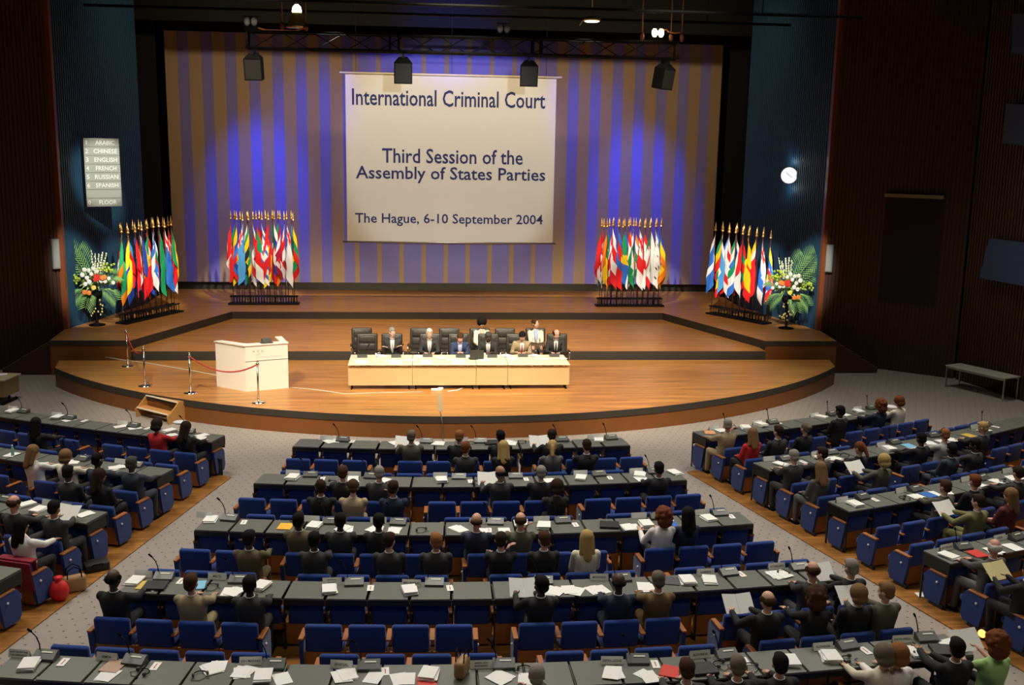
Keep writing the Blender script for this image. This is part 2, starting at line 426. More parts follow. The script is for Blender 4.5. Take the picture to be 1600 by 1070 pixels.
for nm, mb_, m_ in (('tan_pleats', mt, m_tan), ('lavender_lit_pleats', ml, m_lav)):
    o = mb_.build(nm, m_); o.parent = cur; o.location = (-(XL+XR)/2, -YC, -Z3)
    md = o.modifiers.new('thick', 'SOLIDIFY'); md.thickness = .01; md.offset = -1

o = MB().box((0, .12, (ZT+15.12)/2-Z3), (XR-XL+.3, .08, 15.12-ZT)).build('header_track', m_void, cur)
# ------------------------------------------------------------------ banner
YB = 42.8
q = [V(540, 116, YB), V(870, 119, YB), V(863, 380, YB), V(542, 378, YB)]
bx0 = (q[0].x+q[3].x)/2; bx1 = (q[1].x+q[2].x)/2; bz1 = (q[0].z+q[1].z)/2; bz0 = (q[2].z+q[3].z)/2
ban = tag(empty('hanging_banner', ((bx0+bx1)/2, YB, bz0)), 'large white conference banner with navy lettering hanging before the curtain', 'banner')
bw, bh = bx1-bx0, bz1-bz0
MB().box((0, .01, bh/2), (bw, .012, bh)).build('cloth', m_banner, ban)
MB().tube([(-bw/2-.22, 0, bh), (bw/2+.22, 0, bh)], .045).build('top_batten', m_tabletop, ban, True)
MB().tube([(-bw/2-.18, 0, 0), (bw/2+.12, 0, 0)], .035).build('bottom_batten', m_aluminium, ban, True)
for s_, x0, x1, y0, y1 in (('International Criminal Court', 550, 852, 141, 167), ('Third Session of the', 597, 817, 233, 256), ('Assembly of States Parties', 556, 852, 261, 287), ('The Hague, 6-10 September 2004', 555, 848, 334, 354)):
    ym = (y0+y1)/2; a = V(x0, ym-(3 if y0 < 200 else 0), YB); b = V(x1, ym+(3 if y0 < 200 else 0), YB)
    hh = V((x0+x1)/2, y0, YB).z-V((x0+x1)/2, y1, YB).z
    c = (a+b)/2
    text('lettering', s_, (b-a).length, hh, m_navyink, ban, frame((c.x-(bx0+bx1)/2, -.002, c.z-bz0), (1, 0, 0), (0, 0, 1)))
mb = MB()
for x in (-bw*.45, 0, bw*.45): mb.tube([(x, 0, bh), (x, 0, 15.0-bz0)], .008, 5)
mb.build('hanging_wires', m_blackm, ban)

# ------------------------------------------------------------------ lighting truss
YT = 32.0
t0, t1 = V(383, 53, YT), V(1062, 61, YT); b0, b1 = V(383, 80, YT), V(1062, 85, YT)
tz1 = (t0.z+t1.z)/2; tz0 = (b0.z+b1.z)/2; tx0, tx1 = (t0.x+b0.x)/2, (t1.x+b1.x)/2
tl = tx1-tx0; th = tz1-tz0; td = .45
tr = tag(empty('lighting_truss', ((tx0+tx1)/2, YT, tz0)), 'long black lattice truss hanging above the front of the stage', 'truss')
for yy in (0, td):
    for zz in (0, th):
        MB().tube([(-tl/2, yy, zz), (tl/2, yy, zz)], .035).build('chord', m_blackm, tr, True)
mb = MB(); nb = 14; dx = tl/nb
for i in range(nb):
    xa = -tl/2+i*dx
    mb.tube([(xa+.1, 0, th), (xa+dx-.02, 0, 0)], .016, 5)
    mb.tube([(xa+.1, td, 0), (xa+dx-.02, td, th)], .016, 5)
    mb.tube([(xa, 0, th), (xa+dx, td, th)], .014, 5); mb.tube([(xa, 0, 0), (xa+dx, td, 0)], .014, 5)
mb.build('bracing', m_blackm, tr, True)
for xx in (-tl/2+.05, -tl/2+tl*.325, -tl/2+tl*.345, -tl/2+tl*.655, -tl/2+tl*.675, tl/2-.05):
    MB().tube([(xx, 0, 0), (xx, 0, th)], .03).tube([(xx, td, 0), (xx, td, th)], .03).build('end_post', m_blackm, tr, True)
m_cable = mat('orange_cable', (.75, .25, .06), .5)
for px in (441, 478, 1004, 1049, 1066):
    x = V(px, 45, YT+.2).x
    o = MB().tube([(0, 0, 0), (0, 0, 15.1-tz1)], .022, 6).lathe([(.02, 0), (.06, .05), (.07, .16), (.03, .26)], n=8).build('hoist_chain', mat('rusty_chain', (.35, .13, .06), .5, metal=.4), None, True)
    o.location = (x, YT+.2, tz1+.03)
    tag(o, 'thin vertical hoist chain holding up the lighting truss, %s from the left' % ORD[[441, 478, 1004, 1049, 1066].index(px)+1], 'chain', 'truss chains')
def cablerun(pts, lab):
    P_ = [V(a, b, YT) for a, b in pts]; P_ = [Vector((p.x, YT+.1, max(p.z, tz1+.04))) for p in P_]
    o = MB().tube(P_, .025, 6).build('power_cable', m_cable, None, True); tag(o, lab, 'cable')
cablerun([(402, 43), (415, 50), (440, 51), (460, 50), (472, 44), (479, 41)], 'orange power cable draped on the left end of the truss')
cablerun([(1036, 47), (1042, 45), (1046, 49), (1056, 51), (1064, 50)], 'orange power cable looping on the right end of the truss')
def worklight(px, py, lit, lab):
    x = V(px, py, YT).x
    t = tag(empty('twin_work_light', (x, YT+.1, tz1+.035)), lab, 'lamp', 'lamps on the truss')
    MB().box((0, 0, .05), (.42, .18, .1)).box((0, 0, .38), (.44, .1, .02)).tube([(0, .04, .1), (0, .04, .38)], .015).build('bracket', m_blackp, t)
    for s_ in (-.1, .1):
        MB().lathe([(.04, .1), (.085, .18), (.09, .28), (.05, .35)], (s_, 0, 0), 12).build('lamp_bulb', m_lamp if lit else mat('pale_reflector', (.6, .62, .62), .4), t, True)
worklight(391, 47, False, 'pale twin work lamp on the left end of the truss')
worklight(787, 52, False, 'pale twin work lamp on the middle of the truss')
worklight(1029, 52, True, 'glowing twin work lamp on the right end of the truss')
def truss_speaker(px, yaw, lab):
    x = V(px, 88, YT).x
    t = tag(empty('hanging_loudspeaker', (x, YT, tz0-.93), yaw), lab, 'loudspeaker', 'loudspeakers under the truss')
    prof = [(-.27, -.17), (.27, -.17), (.2, .28), (-.2, .28)]
    mb = MB(); mb.prism(prof, 0, .62)
    mb.add([(-.27, -.17, .62), (.27, -.17, .62), (.2, .28, .62), (-.2, .28, .62), (-.14, -.04, .76), (.14, -.04, .76), (.1, .14, .76), (-.1, .14, .76)], [(0, 1, 5, 4), (1, 2, 6, 5), (2, 3, 7, 6), (3, 0, 4, 7), (4, 5, 6, 7)])
    mb.build('cabinet', m_blackp, t)
    MB().box((0, -.176, .31), (.48, .012, .56)).build('grille', mat('dark_grille', (.006, .006, .006), .7, noise=.3, nscale=90), t)
    MB().box((0, .05, .80), (.06, .3, .12)).tube([(0, 0, .84), (0, 0, .94)], .03).build('bracket', m_blackm, t)
    for ch in t.children:
        ch.rotation_euler = (R(10), 0, 0)
truss_speaker(398, R(-8), 'black loudspeaker hanging under the truss, leftmost, before the curtain')
truss_speaker(630, 0, 'black loudspeaker hanging over the left top corner of the banner')
truss_speaker(826, 0, 'black loudspeaker hanging over the right top corner of the banner')
truss_speaker(1037, R(38), 'black loudspeaker turned aside, rightmost under the truss')

# ceiling fittings
p = V(464, 28, 35)
t = tag(empty('ceiling_lamp', (p.x, 35, p.z)), 'bell shaped brass ceiling lamp above the left end of the truss', 'lamp')
mo = mat('olive_brass', (.45, .38, .12), .4, metal=.5)
MB().lathe([(.36, -.3), (.34, -.26), (.17, .12), (.15, .16)], n=20).build('shade', mo, t, True)
MB().lathe([(.14, .16), (.16, .2), (.13, .34), (.05, .42)], n=16).build('bulb', m_lamp, t, True)
MB().tube([(0, 0, .4), (0, 0, 15.1-p.z)], .02, 6).build('stem', m_blackm, t, True)
p = V(925, 30, 35)
t = tag(empty('ceiling_lamp', (p.x, 35, p.z)), 'flat round ceiling lamp with side bracket above the right half of the truss', 'lamp')
MB().lathe([(.05, .1), (.25, .06), (.3, -.02), (.27, -.06)], n=20).build('shade', mo, t, True)
MB().lathe([(.25, -.065), (.2, -.09), (.05, -.1)], n=20).build('bulb', m_lamp, t, True)
MB().tube([(-.28, 0, 0), (-.42, 0, -.22)], .02, 6).tube([(0, 0, .1), (0, 0, 15.1-p.z)], .02, 6).build('bracket', mo, t, True)
for k, (py, Y) in enumerate(((24, 36.5), (8, 30))):
    p = V(700, py, Y)
    o = MB().tube([(-12, 0, 0), (12, 0, 0)], .05, 6).tube([(-9, 0, 0), (-9, 0, 15.1-p.z)], .02, 5).tube([(9, 0, 0), (9, 0, 15.1-p.z)], .02, 5).build('rigging_pipe', m_blackm, None, True)
    o.location = (p.x, Y, p.z); tag(o, ['long dark rigging pipe across the ceiling just above the curtain top', 'long dark rigging pipe at the very top of the picture'][k], 'pipe')
# ------------------------------------------------------------------ things on the walls
c0 = V(129, 217, 37.3); c1 = V(186, 215, 37.9); c3 = V(137, 325, 37.3); c2 = V(190, 320, 37.9)
o_ = (c0+c1+c2+c3)/4; xd = ((c1-c0)+(c2-c3))/2; yd = ((c0-c3)+(c1-c2))/2
bw_, bh_ = xd.length, yd.length
F = frame((0, 0, 0), xd, (0, 0, 1)); B = tag(empty('language_channel_board', o_), 'pale board listing interpretation language channels on the blue left wall', 'sign')
B.rotation_euler = (0, 0, math.atan2(xd.y, xd.x))
MB().box((0, .03, 0), (bw_, .06, bh_)).build('panel', mat('board_grey', (.36, .38, .33), .6), B)
MB().box((0, .5, -bh_*.3), (.05, .9, .05)).box((0, .5, bh_*.3), (.05, .9, .05)).build('wall_bracket', m_blackm, B)
rowh = bh_/8; mw = mat('board_letters', (.85, .86, .82), .6)
mb = MB()
for i in range(1, 8): mb.box((0, -.003, bh_/2-i*rowh), (bw_, .006, .012))
mb.build('dividers', m_greyp, B)
for i, (n_, s_) in enumerate((('1', 'ARABIC'), ('2', 'CHINESE'), ('3', 'ENGLISH'), ('4', 'FRENCH'), ('5', 'RUSSIAN'), ('6', 'SPANISH'), (None, None), ('0', 'FLOOR'))):
    if not n_: continue
    z = bh_/2-(i+.5)*rowh
    text('lettering', n_, .09*(.5 if n_ == '1' else 1), rowh*.5, mw, B, frame((-bw_*.42, -.002, z), (1, 0, 0), (0, 0, 1)))
    text('lettering', s_, bw_*{'ARABIC': .54, 'CHINESE': .66, 'ENGLISH': .64, 'FRENCH': .58, 'RUSSIAN': .66, 'SPANISH': .64, 'FLOOR': .5}[s_], rowh*.5, mw, B, frame((bw_*.1, -.002, z), (1, 0, 0), (0, 0, 1)))
spot('board_spotlight', (-6, 27, 12.5), tuple(o_), 9500, 10, (1, 1, .9), .4)
p = W(1233, 274, BA, BB, .25)
ck = tag(empty('wall_clock', p, R(-22)), 'round white lit clock on the blue right wall above the palm flowers', 'clock')
MB().tube([(0, 0, 0), (0, .34, 0)], .33, 24).build('case', mat('clock_case', (.1, .03, .02), .4), ck, True)
MB().tube([(0, -.012, 0), (0, .001, 0)], .30, 28).build('face', mat('clock_face', (.9, .92, .92), .5, emit=(.9, .95, 1), estr=1.0), ck)
mb = MB()
for i in range(12):
    a = i*PI/6; mb.box((math.sin(a)*.25, -.014, math.cos(a)*.25), (.012, .004, .04), roty(a))
mb.build('hour_marks', m_greyink, ck)
MB().box((-.05, -.016, .05), (.016, .004, .16), roty(R(-45))).box((.04, -.016, -.02), (.012, .004, .2), roty(R(-52))).build('hands', m_greyink, ck)
l = bpy.data.lights.new('clock_glow', 'POINT'); l.energy = 5; l.color = (.75, .92, 1); l.shadow_soft_size = .1
for dx_, dz_ in ((.45, 0), (-.05, -.5), (0, .5)):
    o = bpy.data.objects.new('clock_halo_lamp', l); C.objects.link(o); o.location = p+Vector((dx_*.9, .12 if dx_ < .3 else -.3, dz_))
def colspk(px, y0, y1, a, b, lab):
    p0 = W(px, y0, a, b, .08); p1 = W(px, y1, a, b, .08)
    t = tag(empty('column_loudspeaker', p1, math.atan2(b[1]-a[1], b[0]-a[0]) if px > 800 else math.atan2(a[1]-b[1], a[0]-b[0])), lab, 'loudspeaker')
    h = p0.z-p1.z
    MB().rbox((0, 0, h/2), (.26, .16, h), .02).build('case', mat('speaker_grey', (.20, .21, .2), .5), t)
    for s_ in (-1, 1): MB().box((0, s_*.083, h/2), (.18, .008, h*.9)).build('grille', mat('speaker_grille', (.28, .29, .28), .6, noise=.3, nscale=120), t)
colspk(88, 373, 420, (-17, 33), (-13.42, 36.02), 'grey column loudspeaker on the dark wood left wall')
colspk(1295, 382, 425, (13.42, 36.02), (17, 33), 'grey column loudspeaker on the dark wood right wall')
a = W(1384, 304, (13.42, 36.02), (17, 33), .1); b = W(1476, 309, (13.42, 36.02), (17, 33), .1)
c = (a+b)/2; d = b-a
t = tag(empty('wall_ledge', c, math.atan2(d.y, d.x)), 'narrow tan ledge fixed on the dark right wall', 'ledge')
MB().box((0, 0, 0), (d.length, .3, .12)).build('shelf', mat('tan_metal', (.22, .19, .11), .5), t)
MB().box((0, .06, -1.9), (d.length*.98, .04, 3.6)).build('backing_panel', mat('black_panel', (.008, .006, .005), .8), t)
def wallpanel(pts, lab):
    P_ = [W(x, y, (17.05, 32.95), (21.5, 8), .2) for x, y in pts]
    c = sum(P_, Vector())/4
    nn = Vector((-1, -.18, 0)).normalized()
    vs_ = [p-c+nn*.12 for p in P_]+[p-c-nn*.1 for p in P_]
    o = MB().add(vs_, [(0, 1, 2, 3), (7, 6, 5, 4), (0, 4, 5, 1), (1, 5, 6, 2), (2, 6, 7, 3), (3, 7, 4, 0)]).build('acoustic_panel', m_bluepanel)
    o.location = c; tag(o, lab, 'panel', 'blue wall panels')
wallpanel([(1550, 373), (1640, 384), (1632, 452), (1535, 434)], 'lower blue acoustic panel on the right wall')
wallpanel([(1577, 162), (1650, 166), (1650, 232), (1572, 224)], 'middle blue acoustic panel on the right wall')
wallpanel([(1588, 22), (1650, 20), (1650, 92), (1585, 84)], 'upper blue acoustic panel at the top of the right wall')

# white bench table on the right floor, tables
def legtable(name, c, yaw, L_, D_, H_, lab, top):
    t = tag(empty(name, (c[0], c[1], 0), yaw), lab, 'table')
    MB().rbox((0, 0, H_-.02), (L_, D_, .04), .012).build('tabletop', top, t)
    for sx in (-1, 1):
        for sy in (-1, 1): MB().box((sx*(L_/2-.05), sy*(D_/2-.04), (H_-.04)/2), (.04, .04, H_-.04)).build('leg', m_aluminium, t)
    MB().box((0, D_/2-.04, H_-.07), (L_-.1, .03, .06)).box((0, -D_/2+.04, H_-.07), (L_-.1, .03, .06)).build('rail', m_aluminium, t)
    return t
A_, B_ = G(1484, 571, .75), G(1577, 592, .75); A2 = G(1512, 560, .75)
d = B_-A_; ln = d.length; yw = math.atan2(d.y, d.x)
cc = (A_+B_)/2+(A2-A_).normalized()*.35
legtable('side_table', (cc.x, cc.y), yw, ln*1.02, .75, .75, 'white topped side table with thin metal legs by the right wall', mat('cream_top', (.42, .43, .36), .5))
# tech table at the far left
cc = G(-25, 585, .75)
t = tag(empty('technician_table', (cc.x-.15, cc.y-.2, 0), R(-8)), 'beige table with papers at the left edge of the floor', 'table')
MB().rbox((0, 0, .74), (2.2, .95, .045), .01).build('tabletop', mat('dull_tabletop', (.36, .32, .2), .5), t)
MB().box((0, -.42, .48), (2.1, .02, .46)).box((1.04, 0, .48), (.02, .8, .46)).build('modesty_panel', mat('dull_beech', (.26, .19, .09), .5), t)
for sx in (-.95, .95):
    MB().box((sx, 0, .12), (.05, .05, .24)).box((sx, 0, .03), (.08, .8, .05)).build('leg', m_blackm, t)
o = MB().box((0, 0, .01), (.5, .35, .02)).box((.3, .1, .012), (.3, .22, .02), rotz(.4)).build('paper_pile', m_paper); o.location = (cc.x+.25, cc.y-.25, .765)
tag(o, 'loose papers on the beige table at the left edge', 'paper')

# ================================================================== STAGE FURNITURE
TY0, TY1 = 29.05, 30.45; TX0, TX1 = -3.27, 3.15; TH = 1.36
mods = [TX0, TX0+(TX1-TX0)*.287, TX0+(TX1-TX0)*.574, TX0+(TX1-TX0)*.717, TX1]
for i in range(4):
    xa, xb = mods[i], mods[i+1]
    t = tag(empty('presidium_table', ((xa+xb)/2, TY0, Z1)), 'pale beech head table section on the stage, %s from the left' % ORD[i+1], 'table', 'head table sections')
    w_ = xb-xa-.012; h = TH-Z1
    MB().rbox((0, (TY1-TY0)/2, h-.02), (w_, TY1-TY0, .04), .01).build('tabletop', m_tabletop, t)
    MB().box((0, .1, h-.36), (w_, .022, .56)).build('modesty_panel', m_beech, t)
    for sx in (-1, 1):
        MB().box((sx*(w_/2-.09), .2, (h-.04)/2), (.04, .05, h-.04)).box((sx*(w_/2-.09), .45, .02), (.04, .75, .04)).box((sx*(w_/2-.09), 1.1, (h-.04)/2), (.04, .05, h-.04)).build('leg', m_blackm, t)

def exec_chair():
    t = empty('executive_chair')
    MB().rbox((0, 0, .50), (.56, .52, .11), .04).build('seat', m_leather, t, True)
    mb = MB(); mb.rbox((0, -.27, .87), (.60, .1, .66), .045, rotx(R(8)))
    mb.rbox((0, -.215, .80), (.46, .05, .2), .024, rotx(R(8))); mb.rbox((0, -.235, 1.04), (.46, .05, .2), .024, rotx(R(8)))
    mb.build('backrest', m_leather, t, True)
    for sx in (-1, 1):
        MB().tube([(sx*.31, -.22, .5), (sx*.33, -.2, .72), (sx*.33, .1, .72), (sx*.31, .16, .5)], .018, 8).build('armrest', m_chrome, t, True)
    MB().tube([(0, 0, .45), (0, 0, .12)], .035, 8).build('column', m_chrome, t, True)
    mb = MB()
    for k in range(5):
        a = 2*PI*k/5; mb.tube([(0, 0, .12), (.3*math.cos(a), .3*math.sin(a), .07)], .022, 6); mb.ell((.3*math.cos(a), .3*math.sin(a), .035), (.035, .035, .035), n=8)
    mb.build('star_base', m_blackm, t, True)
    return t
chair0 = exec_chair(); used = [False]
def stage_chair(px, py, Y, lab, z=Z1, yaw=PI):
    t = chair0 if not used[0] else copy_tree(chair0)
    used[0] = True
    p = V(px, py, Y); t.location = (p.x, Y, z); t.rotation_euler = (0, 0, yaw); t.scale = (1.08, 1.08, 1.02)
    tag(t, lab, 'chair', 'black leather stage chairs')
FRONT = 31.15; BACK = 32.15
stage_chair(573, 542, FRONT, 'empty black leather chair at the left end of the head table')
for px, who in ((612, 'grey haired man with crossed arms'), (672, 'silver haired man in dark suit'), (717, 'man in navy suit'), (764, 'man behind the laptop'), (808, 'man in khaki suit'), (872, 'balding man at the right end')):
    stage_chair(px, 540, FRONT, 'black leather chair under the %s at the head table' % who, yaw=PI)
stage_chair(566, 530, BACK, 'empty black leather chair standing behind the leftmost empty chair', yaw=PI+.1)
stage_chair(655, 530, BACK, 'empty rear chair standing just left behind the silver haired man', yaw=PI-.1)
stage_chair(703, 530, BACK, 'empty rear chair standing just left behind the man in navy', yaw=PI+.05)
stage_chair(750, 530, BACK, 'rear chair under the woman with dark curly hair', yaw=PI)
stage_chair(790, 530, BACK, 'empty rear chair between the two women', yaw=PI)
stage_chair(838, 530, BACK, 'rear chair under the woman in beige jacket holding papers', yaw=PI)

# lectern ------------------------------------------------------------
la, lb, lc = G(385, 612, Z1), G(451, 606, Z1), G(366, 600, Z1)
ux = (lb-la).normalized(); uy = (lc-la).normalized(); yw = math.atan2(ux.y, ux.x)
lw = (lb-la).length
LT = tag(empty('lectern', (la.x, la.y, Z1), yw), 'white box lectern with raised side wings at the left of the stage', 'lectern')
lh = V(385, 541, la.y).z-Z1; ld = 1.0
sk = .62
mb = MB(); P_ = [(0, 0), (lw, 0), (lw+.05, ld), (-sk, ld)]
mb.prism([(0, 0), (lw, 0), (lw, .06), (.03, .06)], 0, lh); mb.prism([(0, 0), (.06, .05), (-sk+.08, ld), (-sk, ld)], 0, lh); mb.prism([(lw-.06, .06), (lw, 0), (lw+.06, ld), (lw, ld)], 0, lh)
mb.build('body', m_white, LT)
MB().prism([(-.03, -.03), (lw+.02, -.03), (lw+.02, .2), (lw+.09, ld), (lw-.11, ld), (lw-.16, .22), (.1, .22), (-sk+.2, ld), (-sk-.04, ld)], lh, lh+.035).build('counter_top', m_white, LT)
MB().box((lw/2, .45, lh-.25), (lw-.1, .7, .04)).build('inner_shelf', m_white, LT)
MB().box((lw/2, -.002, lh*.66), (lw, .006, .012)).build('groove', m_greyp, LT)
for i, x in enumerate((.24, .36, .48)):
    text('logo_letters', 'WCC'[i], .05, .05, m_greyink, LT, frame((x, -.002, lh*.87), (1, 0, 0), (0, 0, 1)))
mb = MB(); mb.box((.36, -.003, lh*.8), (.14, .003, .012), roty(R(-22))); mb.build('logo_swoosh', mat('gold_print', (.6, .42, .1), .5), LT)
MB().box((.68, -.002, lh*.735), (.75, .003, .008)).build('printed_rule', mat('pale_print', (.5, .48, .42), .6), LT)
c = LT.matrix_basis @ Vector((lw*.52, .1, lh+.035))
o = MB().rbox((0, 0, .07), (.26, .16, .14), .02, rotx(R(-15))).box((0, 0, .01), (.34, .2, .02)).build('lectern_monitor', m_greyp); o.location = c; o.rotation_euler = (0, 0, yw)
tag(o, 'small dark monitor box on top of the white lectern', 'monitor')

# rope posts ---------------------------------------------------------
def post(px, py, lab):
    p = G(px, py, Z1)
    t = tag(empty('rope_post', p), lab, 'post', 'chrome rope posts')
    MB().lathe([(.19, 0), (.19, .015), (.1, .035), (.03, .05)], n=20).build('base', m_chrome, t, True)
    MB().tube([(0, 0, .04), (0, 0, 1.05)], .025, 10).build('pole', m_chrome, t, True)
    MB().lathe([(.03, 1.03), (.045, 1.05), (.045, 1.1), (.02, 1.12)], n=12).ell((0, 0, 1.14), (.035, .035, .03)).build('finial', m_chrome, t, True)
    return p+Vector((0, 0, 1.06))
p1 = post(200, 572, 'chrome rope post farthest left and farthest back on the stage')
p2 = post(227, 603, 'chrome rope post at the stage edge, second from the left')
p3 = post(298, 614, 'chrome rope post third from the left, by the stage edge')
p4 = post(404, 629, 'chrome rope post in front of the white lectern')
for a, b, lab in ((p1, p2, 'red barrier rope between the two leftmost posts'), (p3, p4, 'red barrier rope sagging in front of the lectern')):
    pts = [a.lerp(b, i/12)+Vector((0, 0, -.32*(1-(2*i/12-1)**2))) for i in range(13)]
    tag(MB().tube(pts, .02, 8).build('barrier_rope', m_red, None, True), lab, 'rope')
# cables on stage
def cable(pts, z, r, m_, lab, name='floor_cable'):
    P_ = [G(x, y, z)+Vector((0, 0, r)) for x, y in pts]
    tag(MB().tube(P_, r, 6).build(name, m_, None, True), lab, 'cable')
m_grcable = mat('pale_cable', (.6, .55, .42), .6)
cable([(165, 559), (190, 563), (230, 568), (300, 580), (364, 592)], Z1, .018, m_grcable, 'pale cable running from the left steps to the lectern')
cable([(454, 606), (490, 609), (540, 616), (600, 614), (660, 613)], Z1, .014, m_grcable, 'pale cable along the floor from the lectern to the head table')
cable([(700, 612), (715, 610), (724, 606)], Z1, .014, m_paper, 'white cable from the power strip under the head table')
o = MB().rbox((0, 0, .03), (.3, .1, .06), .012).rbox((.12, .12, .03), (.16, .12, .06), .02).build('power_strip', m_white); o.location = G(682, 610, Z1); tag(o, 'white power strip on the floor before the head table', 'power strip')
a, b = G(687, 615, Z1), G(688, 643, Z1)
o = MB().box((0, 0, .004), (.12, (a-b).length, .008)).build('floor_tape', mat('grey_tape', (.3, .24, .15), .6)); o.location = (a+b)/2; tag(o, 'strip of grey tape on the stage floor before the head table', 'tape')
pe = G(692, 680, 0)
o = MB().tube([G(688, 644, Z1)+Vector((0, 0, .015)), Vector((pe.x-.05, SC[1]-SR-.05, Z1+.01)), Vector((pe.x-.02, SC[1]-SR-.06, .4)), Vector((pe.x, SC[1]-SR-.06, .02)), Vector((pe.x, SC[1]-SR-.35, .015))], .012, 6).build('hanging_cable', m_greyp, None, True); tag(o, 'thin cable hanging down the curved stage front to the floor', 'cable')

# wooden steps -------------------------------------------------------
sa, sb = G(211, 651, 0), G(262, 664, 0)
d = sb-sa; yw = math.atan2(d.y, d.x); sw = d.length
t = tag(empty('wooden_steps', (sa.x, sa.y, 0), yw), 'small two tread wooden steps against the left of the stage front', 'steps')
mo2 = mat('steps_wood', (.50, .25, .08), .4, noise=.1, nscale=5)
for x in (.02, sw-.02):
    MB().add([(x+e, y, z) for e in (-.02, .02) for y, z in ((.04, 0), (.62, 0), (.62, .56), (.40, .56), (.10, .28), (0, .22))],
             [(0, 1, 2, 3, 4, 5), (11, 10, 9, 8, 7, 6)]+[(i, 6+i, 6+(i+1) % 6, (i+1) % 6) for i in range(6)]).build('side_panel', mo2, t)
for y0, y1, z in ((.06, .34, .26), (.38, .62, .545)):
    tr_ = MB().box((sw/2, (y0+y1)/2, z), (sw-.06, y1-y0, .03)).build('tread', mo2, t)
    MB().box((sw/2, y0-.012, z+.004), (sw-.06, .03, .034)).build('nosing_strip', mat('white_strip', (.8, .75, .6), .5), tr_)

# ================================================================== FLAGS
FC = {'r': (.72, .015, .02), 'w': (.85, .84, .82), 'b': (.02, .06, .42), 'g': (.01, .28, .10), 'y': (.9, .62, .01), 'k': (.02, .02, .02), 'o': (.85, .22, .01),
      's': (.08, .35, .75), 't': (.0, .28, .3), 'm': (.36, .01, .04), 'l': (.03, .16, .62)}
FK = list(FC)
def fm(k): return mat('flag_'+{'r': 'red', 'w': 'white', 'b': 'navy', 'g': 'green', 'y': 'yellow', 'k': 'black', 'o': 'orange', 's': 'sky', 't': 'teal', 'm': 'maroon', 'l': 'blue'}[k], FC[k], .7, spec=.25)
def hs(c): return lambda u, v: c[min(len(c)-1, int(v*len(c)))]
def vst(c): return lambda u, v: c[min(len(c)-1, int(u*len(c)))]
def cross(bg, c, inner=None, off=.36):
    def f(u, v):
        if inner and (abs(u-off) < .04 or abs(v-.5) < .06): return inner
        return c if abs(u-off) < .09 or abs(v-.5) < .13 else bg
    return f
def tri(base, c): return lambda u, v: c if u < .45*(1-abs(2*v-1)) else base(u, v)
def disc(base, c, cu=.5, r=.25): return lambda u, v: c if (u-cu)**2*2.2+(v-.5)**2 < r*r else base(u, v)
def canton(base, f): return lambda u, v: f(u/.45, v/.5) if u < .45 and v < .5 else base(u, v)
def diag(a, b, c): return lambda u, v: b if abs(u-(1-v)) < .13 else (a if u < 1-v else c)
def stars(base, c): return lambda u, v: c if (math.sin(u*19)*math.sin(v*17) > .72) else base(u, v)
jack = lambda u, v: 'r' if abs(u-.5) < .1 or abs(v-.5) < .12 else ('w' if abs(u-v) < .12 or abs(u+v-1) < .12 or abs(u-.5) < .18 or abs(v-.5) < .2 else 'b')
half_w_l = hs('ws')
DES = {
 'Lo': [(hs('ggo'), 'green'), (hs('rwr'), 'red'), (disc(hs('yyb'), 'g'), 'y'), (hs('srr'), ''), (vst('rwr'), ''), (hs('bbl'), ''), (vst('byr'), ''), (hs('wyr'), ''), (vst('gyr'), ''), (hs('rwb'), ''), (stars(hs('lw'), 'w'), ''), (hs('wgr'), ''), (disc(hs('ggg'), 'y'), ''), (hs('rbs'), ''), (canton(hs('ll'), jack), ''), (hs('ryg'), ''), (vst('gyr'), ''), (disc(hs('rww'), 's'), '')],
 'Li': [(vst('rwr'), ''), (diag('g', 'k', 'y'), ''), (disc(hs('yyblr'), 'o'), ''), (hs('ssl'), ''), (canton(hs('ss'), jack), ''), (hs('wsg'), ''), (hs('gyk'), ''), (disc(hs('wrw'), 'r'), ''), (tri(hs('rw'), 'g'), ''), (hs('ryg'), ''), (hs('wlwlw'), ''), (hs('mry'), ''), (disc(hs('rry'), 'y'), ''), (vst('gwr'), ''), (hs('wbr'), ''), (vst('gwo'), ''), (hs('mwm'), ''), (cross('w', 'r'), ''), (canton(hs('ww'), jack), ''), (hs('stg'), ''), (hs('ygr'), '')],
 'Ri': [(vst('rrw'), ''), (hs('rws'), ''), (vst('ory'), ''), (vst('gyr'), ''), (hs('wr'), ''), (cross('r', 'w'), ''), (hs('lrr'), ''), (vst('byr'), ''), (diag('g', 'y', 'l'), ''), (hs('lll'), ''), (disc(hs('rww'), 'w'), ''), (vst('ogw'), ''), (hs('wgg'), ''), (hs('owg'), ''), (canton(hs('rw'), jack), ''), (cross('w', 'r', 'b'), ''), (hs('rww'), ''), (disc(hs('rrr'), 'w'), ''), (hs('gwr'), ''), (vst('www'), ''), (stars(hs('ww'), 'k'), ''), (hs('lly'), ''), (hs('byo'), ''), (hs('boo'), '')],
 'Ro': [(hs('wll'), ''), (hs('gyr'), ''), (hs('wss'), ''), (tri(hs('lr'), 'w'), ''), (cross('w', 'r'), ''), (hs('wbr'), ''), (hs('gwl'), ''), (hs('rgr'), ''), (vst('rww'), ''), (hs('mwr'), ''), (hs('yyr'), ''), (disc(hs('rr'), 'y'), ''), (canton(hs('rr'), hs('yw')), ''), (hs('gwr'), ''), (canton(hs('lw'), jack), ''), (stars(hs('ylr'), 'w'), '')]}
